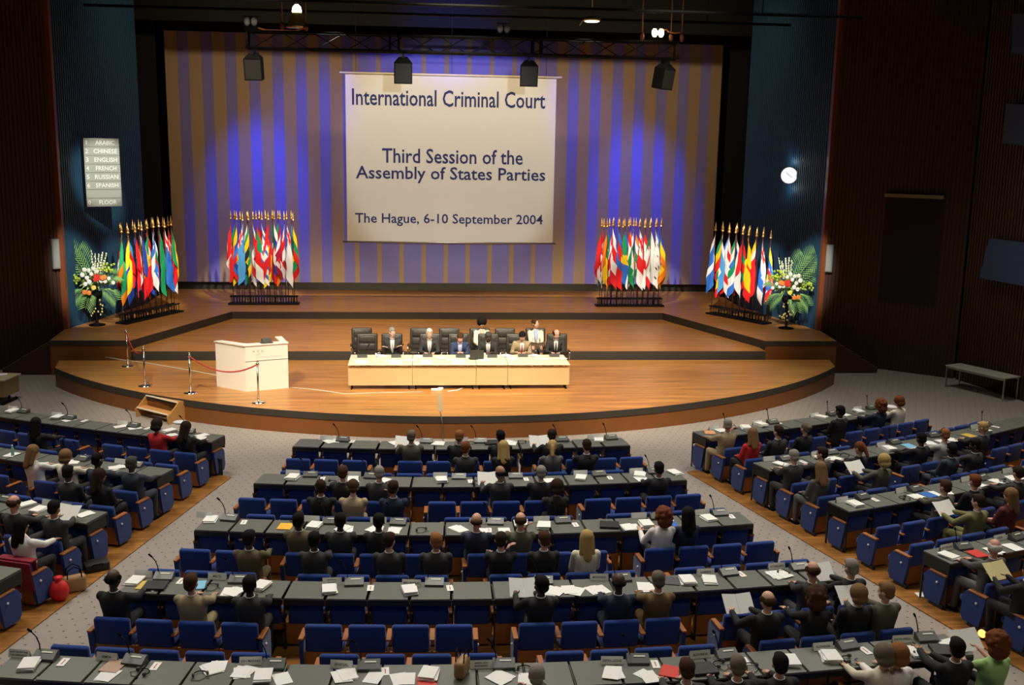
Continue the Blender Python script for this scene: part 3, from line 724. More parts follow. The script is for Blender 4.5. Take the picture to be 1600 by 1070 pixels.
def flag_mesh(f, L_, seed, wdt, side):
    rn = random.Random(seed); nu, nv = 26, 28; ph = rn.random()*6; ph2 = rn.random()*6
    drop_u = L_*rn.uniform(.50, .58); drop_v = L_*(1-drop_u/L_)
    vs_ = []
    for j in range(nv+1):
        v = j/nv
        for i in range(nu+1):
            u = i/nu
            z = -drop_v*v-drop_u*u*(1-.12*v)+.02*math.sin(9*u+ph)
            fr_ = -z/L_; env = .28+.72*min(1, fr_*1.7); cyc = 1.2+.25*math.sin(ph)
            x = side*wdt*env*(.5-.5*math.cos(2*PI*u*cyc))-side*wdt*.22*env*min(1, u*4)+.012*math.sin(11*v+ph2)
            y = -.02-.045*u-.035*env*math.sin(2*PI*u*cyc)+.015*math.sin(17*x+ph2+5*v)
            vs_.append((x, y, z))
    me = bpy.data.meshes.new('flag_cloth'); fs = []; mi = []; used_ = []
    for j in range(nv):
        for i in range(nu):
            a = j*(nu+1)+i; fs.append((a, a+1, a+nu+2, a+nu+1))
            k = f((i+.5)/nu, (j+.5)/nv)
            if k not in used_: used_.append(k)
            mi.append(used_.index(k))
    me.from_pydata(vs_, [], fs); me.polygons.foreach_set('material_index', mi)
    for k in used_: me.materials.append(fm(k))
    me.update(); return me
m_pole = mat('dark_pole', (.10, .028, .015), .4)
FLAGCOL = {'r': 'red', 'w': 'white', 'b': 'navy', 'g': 'green', 'y': 'yellow', 'k': 'black', 'o': 'orange', 's': 'sky blue', 't': 'teal', 'm': 'maroon', 'l': 'blue'}
def cluster(key, a, b, H0, H1, nm, seed):
    """a, b: floor ends of the rack; poles stand in it in order"""
    ds = DES[key]; n = len(ds); d = b-a; yw = math.atan2(d.y, d.x); L_ = d.length
    if d.x < 0: yw += PI
    rk = tag(empty('flag_rack', (a+b)/2, yw), 'black slotted floor rack holding the %s' % nm, 'rack', 'flag racks')
    MB().box((0, 0, .03), (L_+.2, .5, .06)).box((0, -.1, .32), (L_+.1, .04, .05)).box((0, .12, .32), (L_+.1, .04, .05)).build('base_bar', m_blackm, rk)
    mb = MB()
    for i in range(n+4):
        x = -L_/2+L_*i/(n+3); mb.box((x, -.1, .19), (.02, .02, .28)); mb.box((x, .12, .19), (.02, .02, .28))
    mb.build('uprights', m_blackm, rk)
    rn = random.Random(seed)
    for i in range(n):
        s_ = (i+.5)/n; p = a.lerp(b, s_)
        back = (i % 2)*.22-.1
        nrm = Vector((-math.sin(yw), math.cos(yw), 0))
        p = p+nrm*back+Vector((rn.uniform(-.03, .03), 0, 0)); h = H0+(H1-H0)*s_+rn.uniform(-.03, .05)
        ks = []
        for vv_ in (.1, .3, .5, .7, .9):
            for uu in (.15, .5, .85):
                k = ds[i][0](uu, vv_)
                if k not in ks: ks.append(k)
        cols = ' and '.join(FLAGCOL[k] for k in ks[:3])
        t = tag(empty('flag', (p.x, p.y, Z3+.06), yw), '%s flag, %s from left in the %s' % (cols, ORD[i+1], nm.replace('flags', 'flag row')), 'flag', nm)
        MB().tube([(0, 0, 0), (0, 0, h-.34)], .015, 8).build('pole', m_pole, t, True)
        MB().lathe([(.02, h-.36), (.06, h-.34), (.06, h-.31), (.03, h-.28), (.05, h-.24), (.045, h-.2), (.02, h-.12), (.004, h+.02)], n=10).build('finial', m_brass, t, True)
        side = rn.choice((-1, 1)) if .15 < s_ < .85 else (-1 if s_ < .5 else 1)
        fl = link('cloth', flag_mesh(ds[i][0], (h-.4)*rn.uniform(.80, .87), seed*100+i, rn.uniform(.27, .36)*(1.3 if key[1] == 'o' else 1), side), [], t)
        fl.location = (0, 0, h-.42)
Lo0, Lo1 = G(192, 506, Z3), G(276, 487, Z3)
Li0, Li1 = G(362, 475, Z3), G(464, 475, Z3)
Ri0, Ri1 = G(934, 478, Z3), G(1032, 478, Z3)
Ro0, Ro1 = G(1112, 490, Z3), G(1196, 506, Z3)
def hgt(px, py, P_): return V(px, py, P_.y).z-Z3-.06
cluster('Lo', Lo0, Lo1, hgt(201, 350, Lo0), hgt(296, 338, Lo1), 'far left flags', 1)
cluster('Li', Li0, Li1, hgt(355, 330, Li0), hgt(462, 330, Li1), 'inner left flags', 2)
cluster('Ri', Ri0, Ri1, hgt(948, 341, Ri0), hgt(1040, 341, Ri1), 'inner right flags', 3)
cluster('Ro', Ro0, Ro1, hgt(1101, 345, Ro0), hgt(1188, 358, Ro1), 'far right flags', 4)

# ================================================================== FLOWERS
m_leaf = mat('palm_green', (.22, .44, .13), .5, noise=.3, nscale=8)
m_leafp = mat('pale_green', (.28, .42, .12), .5, noise=.2, nscale=8)
m_lime = mat('lime_bloom', (.45, .58, .05), .6)
def leafblade(mb, a, b, wd, nrm):
    a = Vector(a); b = Vector(b); t = (b-a); sd = t.cross(Vector(nrm)).normalized()*wd
    m1 = a.lerp(b, .45)+Vector(nrm)*.01
    mb.add([a, m1+sd, b, m1-sd, m1+Vector(nrm)*.012], [(0, 1, 4), (1, 2, 4), (2, 3, 4), (3, 0, 4)])
def palm(base, tip, leaflets, ll, curve=.15):
    mb = MB(); base = Vector(base); tip = Vector(tip); pts = []
    for i in range(11):
        f_ = i/10; p = base.lerp(tip, f_); p.z += curve*math.sin(f_*PI); pts.append(p)
    mb.tube(pts, [.014*(1-.7*i/10) for i in range(11)], 5)
    d = (tip-base).normalized(); nr = Vector((0, -1, .2)).normalized(); sd = d.cross(nr).normalized()
    for i in range(leaflets):
        f_ = .18+.8*i/leaflets; k = min(9, int(f_*10)); p = pts[k].lerp(pts[k+1], f_*10-k)
        l_ = ll*(.45+.9*math.sin(min(1, f_*1.05)*PI*.8))
        for s_ in (-1, 1):
            q = p+(sd*s_*.8+d*.65).normalized()*l_+Vector((0, -.03*s_, -.12*l_))
            leafblade(mb, p, q, .017, nr)
    return mb
def bloom(mb, c, r, petals=7):
    c = Vector(c)
    mb.ell(c, (r*.5, r*.5, r*.4), n=6)
    for k in range(petals):
        a = 2*PI*k/petals; d = Vector((math.cos(a), -.35, math.sin(a)))
        mb.ell(c+d*r*.55, (r*.42, r*.16, r*.42), rotx(.2*math.sin(a)), n=6)
def arrangement(loc, mx, seed, lab):
    rn = random.Random(seed)
    t = tag(empty('flower_arrangement', loc), lab, 'flowers', 'stage bouquets')
    X = lambda x: x*mx
    MB().lathe([(.28, 0), (.28, .03), (.05, .08), (.04, .5), (.05, .85), (.2, 1.0), (.24, 1.15), (.2, 1.2)], n=16).build('pedestal', m_blackp, t, True)
    mb = MB()
    for k in range(26):
        a = rn.random()*2*PI; z = rn.uniform(.35, 1.1); r_ = .12+.22*rn.random()*(1.2-z)
        mb.ell((math.cos(a)*r_, math.sin(a)*r_-.05, z), (.03, .03, .04), n=6)
    mb.build('trailing_buds', mat('gold_buds', (.7, .62, .22), .4), t, True)
    for b, tp, n_, l_ in (((X(-.1), 0, 1.5), (X(-1.0), .0, 2.75), 15, .5), ((X(-.1), .05, 1.4), (X(-1.15), .0, 2.0), 11, .36), ((0, -.1, 1.3), (X(-.25), -.35, .62), 11, .3), ((X(.2), -.05, 1.4), (X(.85), -.1, 1.75), 12, .3), ((X(.2), -.1, 1.3), (X(.75), -.15, .85), 12, .28), ((X(-.2), -.1, 1.3), (X(-.75), -.15, .8), 12, .28), ((0, 0, 1.6), (X(-.55), .1, 2.7), 12, .4)):
        palm(b, tp, n_, l_).build('palm_frond', m_leaf, t)
    mb = MB()
    for k in range(60):
        a = rn.uniform(0, 2*PI); r_ = rn.uniform(.2, .72); c = (math.cos(a)*r_, rn.uniform(-.3, .05), 1.6+math.sin(a)*r_*.75)
        leafblade(mb, (c[0]*.5, 0, 1.55), (c[0], c[1]-.05, c[2]), .04, (0, -1, .1))
    mb.build('foliage', m_leafp, t)
    for k in range(5):
        x = X(-.05+.13*k); mb = MB(); h = rn.uniform(.75, .95)
        mb.tube([(x*.5, 0, 1.7), (x, -.02, 1.7+h)], .012, 5)
        for q in range(9): mb.ell((x*(.5+.5*q/9)+rn.uniform(-.02, .02), -.03, 1.85+h*.9*q/9), (.045*(1-q/14), .035, .045), n=6)
        mb.build('gladiolus', mat('cream_bloom', (.72, .75, .5), .6), t, True)
    for c, r_ in (((-.12, 2.0), .12), ((.02, 1.98), .11), ((.18, 2.05), .11), ((.3, 1.95), .1), ((-.2, 1.82), .13), ((-.05, 1.72), .12), ((.02, 1.58), .13), ((-.12, 1.5), .12), ((.42, 1.62), .12), ((.55, 1.6), .11), ((.68, 1.7), .1), ((.82, 1.55), .1), ((.1, 1.85), .11)):
        mb = MB(); bloom(mb, (X(c[0]-.1), -.32, c[1]), r_*.72); mb.build('white_bloom', mat('white_bloom', (.86, .86, .82), .6), t, True)
    for c in ((.2, 1.78), (.26, 1.68), (.18, 1.66), (.3, 1.76)):
        mb = MB(); bloom(mb, (X(c[0]-.05), -.36, c[1]), .08); mb.build('red_bloom', mat('red_bloom', (.75, .03, .02), .6), t, True)
    for c, nm_, cl_ in (((.12, 1.38), 'yellow', (.9, .7, .1)), ((-.2, 1.22), 'orange', (.85, .25, .05)), ((-.05, 1.2), 'orange', (.85, .25, .05)), ((.42, 1.72), 'orange', (.85, .25, .05)), ((.5, 1.75), 'orange', (.85, .25, .05))):
        mb = MB(); bloom(mb, (X(c[0]-.05), -.36, c[1]), .09, 9); mb.build(nm_+'_bloom', mat(nm_+'_bloom', cl_, .6), t, True)
    for cx_, cz_ in ((-.65, 1.62), (.5, 2.02)):
        mb = MB()
        for k in range(22): mb.ell((X(cx_)+rn.gauss(0, .12), -.2+rn.uniform(-.06, .06), cz_+rn.gauss(0, .09)), (.045, .035, .045), n=6)
        mb.build('lime_bloom', m_lime, t, True)
pL = G(152, 508, Z3); pR = G(1228, 513, Z3)
arrangement((pL.x, pL.y, Z3), 1, 5, 'big palm and white flower arrangement by the blue left wall')
arrangement((pR.x, pR.y, Z3), -1, 6, 'big palm and white flower arrangement by the blue right wall')

# ================================================================== SEATING ROWS
PIT = .618; STEP = .865
IDX = {'X1': -1, 'Y1': 0, 'Z1': 1, 'X2': 2, 'Y2': 3, 'Z2': 4, 'X3': 5, 'Y3': 6, 'Z3': 7, 'X4': 8, 'Y4': 9, 'Z4': 10, 'X5': 11, 'Y5': 12}
PHL, PHR = R(19.0), R(17.7)
def rowpos(blk, rk, s, fwd=0.0):
    """plan point and heading at arc length s along a seat row (L and R count outward from the aisle)"""
    i = IDX[rk]
    if blk == 'C':
        D = 21.42-STEP*i; rad = 48-D; t = s/rad
        return .2+rad*math.sin(t)-fwd*math.sin(t), 48-rad*math.cos(t)+fwd*math.cos(t), t
    sg = 1 if blk == 'R' else -1
    if blk == 'R': ax, ay, ph0 = 5.72+.226*i, 22.17-.84*i, PHR
    else: ax, ay, ph0 = 6.06+.194*i, 22.16-.848*i, PHL
    rad = 40; ph = ph0+s/rad
    cx_, cy_ = ax-rad*math.sin(ph0), ay+rad*math.cos(ph0)
    x = cx_+rad*math.sin(ph)-fwd*math.sin(ph); y = cy_-rad*math.cos(ph)+fwd*math.cos(ph)
    return sg*x, y, sg*ph
def s_of_x(blk, rk, x):
    lo, hi = (-9, 9) if blk == 'C' else (0, 16)
    best = min((abs(rowpos(blk, rk, lo+(hi-lo)*k/400)[0]-x), lo+(hi-lo)*k/400) for k in range(401)); return best[1]
NAMES = {'1': 'front', '2': 'second', '3': 'third', '4': 'fourth', '5': 'nearest'}
BL = {'C': 'centre', 'L': 'left', 'R': 'right'}
def rowname(blk, rk):
    n = NAMES[rk[1]]; b = BL[blk]
    return {'Y': 'the seat row right behind the %s %s desks', 'Z': 'the second seat row behind the %s %s desks', 'X': 'the seats under the %s %s desks'}[rk[0]] % (n, b)
CG = {'Y1': (-4.14, 3.81, [3, 4, 4]), 'Z1': (-4.13, 3.18, [2, 4, 4]), 'Y2': (-4.74, 4.42, [5, 4, 4]), 'Z2': (-4.43, 4.69, [5, 4, 4]),
      'Y3': (-5.28, 5.04, [2, 4, 4, 4]), 'Z3': (-5.57, 5.34, [3, 4, 4, 4]), 'Y4': (-5.87, 5.65, [4, 4, 4, 4]), 'Z4': (-6.18, 5.92, [5, 4, 4, 4]),
      'X1': (-4.05, 3.60, [12]), 'X2': (-4.5, 4.28, [14]), 'X3': (-5.12, 4.85, [16]), 'X4': (-5.7, 5.54, [18]), 'X5': (-6.62, 6.3, [21]), 'Y5': (-6.5, 6.3, [5, 4, 4, 4])}
SG = {('R', 'Y1'): [5, 5], ('R', 'Z1'): [5, 7], ('R', 'X1'): [10], ('R', 'Y3'): [5, 4, 4], ('R', 'X2'): [15], ('L', 'Y1'): [4, 5, 5]}
seats = []                                   # (blk, row, s, left_end, right_end)
for rk, (xa, xb, gs) in CG.items():
    if rk == 'X5': continue
    sa_, sb_ = s_of_x('C', rk, xa), s_of_x('C', rk, xb)
    n = sum(gs); gap = ((sb_-sa_)-n*PIT)/max(1, len(gs)-1); s = sa_; pit = PIT if len(gs) > 1 else (sb_-sa_)/n
    for g in gs:
        for k in range(g): seats.append(('C', rk, s+pit*(k+.5), k == 0, k == g-1))
        s += g*pit+gap
for blk in 'LR':
    for rk in IDX:
        gs = SG.get((blk, rk), [30] if rk[0] == 'X' else [4, 4, 4, 4, 4]); s = 0
        for g in gs:
            for k in range(g):
                sc = s+PIT*(k+.5); x, y, h = rowpos(blk, rk, sc)
                px, py = proj((x, y, .8)); 
                if -45 < px < 1640 and py < 1100 and abs(x) < 17.5: seats.append((blk, rk, sc, (k == 0) if blk == 'R' else (k == g-1), (k == g-1) if blk == 'R' else (k == 0)))
            s += g*PIT+.57

def seat_proto():
    t = empty('auditorium_seat')
    mb = MB(); mb.rbox((0, .045, .60), (PIT-.09, .10, .44), .04, rotx(R(8)))
    mb.build('backrest', m_seat, t, True)
    MB().rbox((0, .30, .40), (PIT-.07, .46, .11), .035).build('cushion', m_seat, t, True)
    MB().box((0, .045, .235), (PIT-.02, .03, .33)).build('base_panel', m_seatwood, t)
    return t
def add_arm(t, x):
    MB().rbox((x, .17, .615), (.06, .34, .03), .01).build('armrest', m_seatwood, t)
def end_panel_mesh():
    bm = bmesh.new()
    prof = [(-.05, .60), (.34, .60), (.40, .52), (.42, .18), (.36, .08), (.04, .08), (.0, .3)]
    mb = MB(); n = len(prof)
    mb.add([(sx*.03, y, z) for sx in (-1, 1) for y, z in prof], [tuple(range(n)), tuple(range(n, 2*n))[::-1]]+[(i, n+i, n+(i+1) % n, (i+1) % n) for i in range(n)])
    return mb.mesh('end_panel')
proto = seat_proto()
arm_me = MB().rbox((0, .12, .60), (.08, .36, .035), .012).mesh('armrest')
arm_me.materials.append(m_seatwood)
ep_me = end_panel_mesh(); ep_me.materials.append(m_seat)
knob_me = MB().ell((0, 0, 0), (.022, .022, .022), n=8).mesh('knob'); knob_me.materials.append(m_white)
base_me = MB().box((0, .12, .05), (.05, .3, .1)).mesh('foot'); base_me.materials.append(m_deskblk)
# the 300 that show largest: nearest and open rows first, seats tucked under desks last
def rank(q):
    x, y, h = rowpos(*q[:3]); return math.hypot(x-CX, y)+(0 if q[1][0] != 'X' else 9)
order = sorted(seats, key=rank); keep = set(order[:300]); rest = order[300:]
count = {}
first = True
rest_parts = {}
def seat_at(blk, rk, s, le, re, lab, rowkey):
    global first
    x, y, h = rowpos(blk, rk, s)
    t = proto if first else copy_tree(proto); first = False
    t.location = (x, y, 0); t.rotation_euler = (0, 0, h)
    tag(t, lab, 'seat', 'blue seats, %s' % rowkey)
    def add(nm, me, loc):
        o = bpy.data.objects.new(nm, me); C.objects.link(o); o.parent = t; o.location = loc; return o
    add('armrest', arm_me, (-PIT/2, 0, 0.02))
    if re: add('armrest', arm_me, (PIT/2, 0, 0.02))
    if le:
        e = add('side_panel', ep_me, (-PIT/2+.0, 0, 0)); k = add('knob', knob_me, (-.035, .12, .46)); k.parent = e
    if re:
        e = add('side_panel', ep_me, (PIT/2+.0, 0, 0)); k = add('knob', knob_me, (.035, .12, .46)); k.parent = e
    add('foot', base_me, (-PIT/2, 0, 0))
    return t
byrow = {}
for q in seats: byrow.setdefault((q[0], q[1]), []).append(q)
# a template must exist before it is dressed with arms, so copy from a bare prototype kept until the end
bare = proto; first = False
for (blk, rk), lst in byrow.items():
    lst.sort(key=lambda q: rowpos(*q[:3])[0])
    for i, q in enumerate(lst):
        if q not in keep: continue
        wh = '%s from left' % ORD[min(i+1, 30)]
        seat_at(*q, 'blue seat, %s in %s' % (wh, rowname(blk, rk)), rowname(blk, rk).replace('the ', '', 1))
def merged(lst):
    mb = MB(); me_l = [(c.data, Matrix.Identity(4)) for c in bare.children]
    mi_of = {'backrest': 0, 'cushion': 0, 'base_panel': 1}
    for q in lst:
        x, y, h = rowpos(*q[:3]); T = Matrix.Translation((x, y, 0)) @ Matrix.Rotation(h, 4, 'Z')
        for c in bare.children:
            mb.add([T @ v_.co for v_ in c.data.vertices], [tuple(f.vertices) for f in c.data.polygons], mi_of[c.name.split('.')[0]])
        for xx in [-PIT/2]+([PIT/2] if q[4] else []):
            mb.add([T @ (v_.co+Vector((xx, 0, .02))) for v_ in arm_me.vertices], [tuple(f.vertices) for f in arm_me.polygons], 1)
        for xx, fl in ((-PIT/2, q[3]), (PIT/2, q[4])):
            if fl: mb.add([T @ (v_.co+Vector((xx, 0, 0))) for v_ in ep_me.vertices], [tuple(f.vertices) for f in ep_me.polygons], 0)
        mb.add([T @ (v_.co+Vector((-PIT/2, 0, 0))) for v_ in base_me.vertices], [tuple(f.vertices) for f in base_me.polygons], 0)
    return mb
if rest:
    o = merged(rest).build('auditorium_seat_block', [m_seat, m_seatwood])
    tag(o, 'remaining blue seats tucked under the dark desks, mostly hidden', 'seats', None, 'stuff')

# wooden floor strips under the seating blocks
def block_floor(name, pts):
    S(MB().prism(pts, 0, .022).build(name, m_house))
def edge(blk, rk, s, fwd): x, y, h = rowpos(blk, rk, s, fwd); return (x, y)
pts = []
for rk in ('X1', 'Y1', 'Z1', 'X2', 'Y2', 'Z2', 'X3', 'Y3', 'Z3', 'X4', 'Y4', 'Z4', 'X5', 'Y5'): pass
cs = lambda rk: (s_of_x('C', rk, CG[rk][0]), s_of_x('C', rk, CG[rk][1]))
fr = [edge('C', 'Y1', -4.1+8.0*k/10, .75) for k in range(11)]
s5 = cs('X5')
bk = [edge('C', 'Y5', s5[1]-(s5[1]-s5[0])*k/10, -.6) for k in range(11)]
sL = [edge('C', rk, cs(rk)[0]+.12, 0) for rk in ('Z4', 'Y4', 'Z3', 'Y3', 'Z2', 'Y2', 'Z1')]
block_floor('floor_boards_centre', fr[:1]+fr[1:]+[edge('C', rk, cs(rk)[1]-.1, 0) for rk in ('Z1', 'Y2', 'Z2', 'Y3', 'Z3', 'Y4', 'Z4')]+bk+sL)
for blk in 'RL':
    ins = [edge(blk, rk, -.36, .1 if rk == 'X1' else 0) for rk in ('X1', 'Y1', 'Z1', 'X2', 'Y2', 'Z2', 'X3', 'Y3', 'Z3', 'X4', 'Y4', 'Z4', 'X5', 'Y5')]
    far = [edge(blk, 'Y5', 14, 0), edge(blk, 'Z2', 12 if blk == 'R' else 14, 0), edge(blk, 'Y1', 7.2 if blk == 'R' else 12, .2), edge(blk, 'X1', 7 if blk == 'R' else 12, .4), edge(blk, 'X1', 3.5, .45)]
    poly = ins+far
    if blk == 'L': poly = poly[::-1]
    block_floor('floor_boards_%s' % BL[blk], poly)

# ------------------------------------------------------------------ desks
DH = .865
def desk_proto(wd):
    t = empty('conference_desk')
    MB().rbox((0, .215, DH-.016), (wd-.038, .62, .032), .006).build('tabletop', m_desk, t)
    MB().box((0, -.07, DH-.075), (wd, .02, .085)).build('front_rail', m_deskblk, t)
    MB().box((0, .47, DH-.16), (wd, .02, .25)).build('modesty_panel', m_deskblk, t)
    for yy in (-.05, .49): MB().box((-wd/2+.012, yy, (DH-.03)/2), (.022, .03, DH-.03)).build('leg', m_deskblk, t)
    return t
dp = desk_proto(PIT); dfirst = True
dside = MB().box((0, .215, DH-.13), (.02, .58, .2)).mesh('side_panel'); dside.materials.append(m_deskblk)
DESKROWS = []
for blk in 'CLR':
    for k in '12345':
        rk = 'X'+k
        if blk == 'C':
            sa_, sb_ = cs(rk); n = CG[rk][2][0]; pit = (sb_-sa_)/n; lst = [sa_+pit*(i+.5) for i in range(n)]
        else:
            pit = PIT; lst = [PIT*(i+.5) for i in range(30)]
            if blk == 'R': lst = lst[:{'1': 10, '2': 15}.get(k, 30)]
            lst = [s for s in lst if -60 < proj((*rowpos(blk, rk, s, .3)[:2], .86))[0] < 1660 and proj((*rowpos(blk, rk, s, .3)[:2], .86))[1] < 1120]
        lst.sort(key=lambda s: rowpos(blk, rk, s)[0])
        for i, s in enumerate(lst):
            x, y, h = rowpos(blk, rk, s)
            t = dp if dfirst else copy_tree(dp); dfirst = False
            t.location = (x, y, 0); t.rotation_euler = (0, 0, h)
            tag(t, 'dark grey desk unit, %s from left in the %s %s desk row' % (ORD[i+1], NAMES[k], BL[blk]), 'desk', 'desks of the %s %s row' % (NAMES[k], BL[blk]))
            for e_, xx in ((i == 0, -PIT/2+.01), (i == len(lst)-1, PIT/2-.01)):
                if e_:
                    o = bpy.data.objects.new('side_panel', dside); C.objects.link(o); o.parent = t; o.location = (xx, 0, 0)
# ------------------------------------------------------------------ things on the desks
def heading(blk, rk, x): return rowpos(blk, rk, s_of_x(blk, rk, x))[2]
def card_obj(txt, wd=.29, hg=.105):
    t = empty('name_card')
    mb = MB(); a = .03
    for sy in (-1, 1):
        mb.add([(-wd/2, sy*a, 0), (wd/2, sy*a, 0), (wd/2, 0, hg), (-wd/2, 0, hg), (-wd/2, sy*(a-.003), 0), (wd/2, sy*(a-.003), 0), (wd/2, -sy*.001, hg-.006), (-wd/2, -sy*.001, hg-.006)],
               [(0, 1, 2, 3), (7, 6, 5, 4), (0, 4, 5, 1), (3, 2, 6, 7)])
    mb.build('folded_card', m_card, t)
    if txt:
        n_ = txt.split('\n'); hh = hg*(.3 if len(n_) == 1 else .2)
        for j, s_ in enumerate(n_):
            zz = hg*(.5 if len(n_) == 1 else .68-.34*j); dy = -a*(1-zz/hg)
            text('lettering', s_, min(wd*.86, hh*.82*len(s_)), hh, m_greyink, t, frame((0, dy-.002, zz), (1, 0, 0), (0, a, hg)), .001)
    return t
def console():
    t = empty('microphone_console')
    n = [(-.085, 0), (.085, 0), (.085, .09), (.05, .1), (-.085, .035)]
    MB().add([(sx*.145, y, z) for sx in (-1, 1) for y, z in n], [(0, 4, 3, 2, 1), (5, 6, 7, 8, 9)]+[(i, (i+1) % 5, 5+(i+1) % 5, 5+i) for i in range(5)]).build('body', m_greyp, t)
    MB().box((.02, .01, .085), (.15, .02, .006), rotx(R(25.7))).build('display', m_display, t)
    MB().tube([(-.1, .05, .09), (-.11, .06, .17), (-.14, .05, .27), (-.19, .02, .36)], .008, 6).build('gooseneck', m_blackm, t, True)
    MB().tube([(-.185, .024, .35), (-.22, .0, .40)], .015, 8).build('microphone_head', m_blackp, t, True)
    return t
def headph():
    t = empty('headphones'); mb = MB()
    mb.tube([(.09*math.cos(a), .09*math.sin(a), .02) for a in [PI*k/10 for k in range(11)]], .007, 6)
    mb.build('headband', m_blackp, t, True)
    for sx in (-1, 1): MB().ell((sx*.088, -.01, .03), (.018, .032, .03), n=10).build('ear_cup', m_greyp, t, True)
    MB().tube([(-.09, -.03, .01), (-.12, -.1, .006), (-.02, -.13, .006), (.06, -.08, .006), (.1, -.12, .006)], .004, 5).build('cord', m_blackp, t, True)
    return t
def stack(thk, seed, fold=None):
    rn = random.Random(seed); mb = MB(); z = 0; n = max(1, int(thk/.014))
    for k in range(n):
        h_ = thk/n; mb.box((rn.uniform(-.018, .018), rn.uniform(-.015, .015), z+h_/2), (.21, .297, h_*.96), rotz(rn.uniform(-.12, .12))); z += h_
    return mb.mesh('paper_stack')
def loose(n, seed):
    rn = random.Random(seed); mb = MB()
    for k in range(n):
        mb.box((rn.uniform(-.07, .07)*(n > 1), rn.uniform(-.03, .03), .003+.004*k), (.21, .297, .004), rotz(rn.uniform(-.35, .35)))
    return mb.mesh('papers')
con0 = console(); hp0 = headph(); cfirst = [True]; hfirst = [True]
TINT = {'O': ('orange envelope', 'folder', (.85, .45, .03)), 'B': ('blue folder', 'folder', (.03, .14, .5)), 'A': ('light blue sheet', 'paper', (.2, .5, .72)), 'K': ('black document case', 'case', (.012, .012, .014)),
        'E': ('red folder', 'folder', (.6, .03, .02)), 'Y': ('yellow folder', 'folder', (.62, .42, .08)), 'G': ('orange printed leaflet', 'leaflet', (.75, .35, .15)), 'V': ('dark grey notebook', 'notebook', (.07, .07, .09)), 'M': ('patterned pink pouch', 'pouch', (.45, .28, .2))}
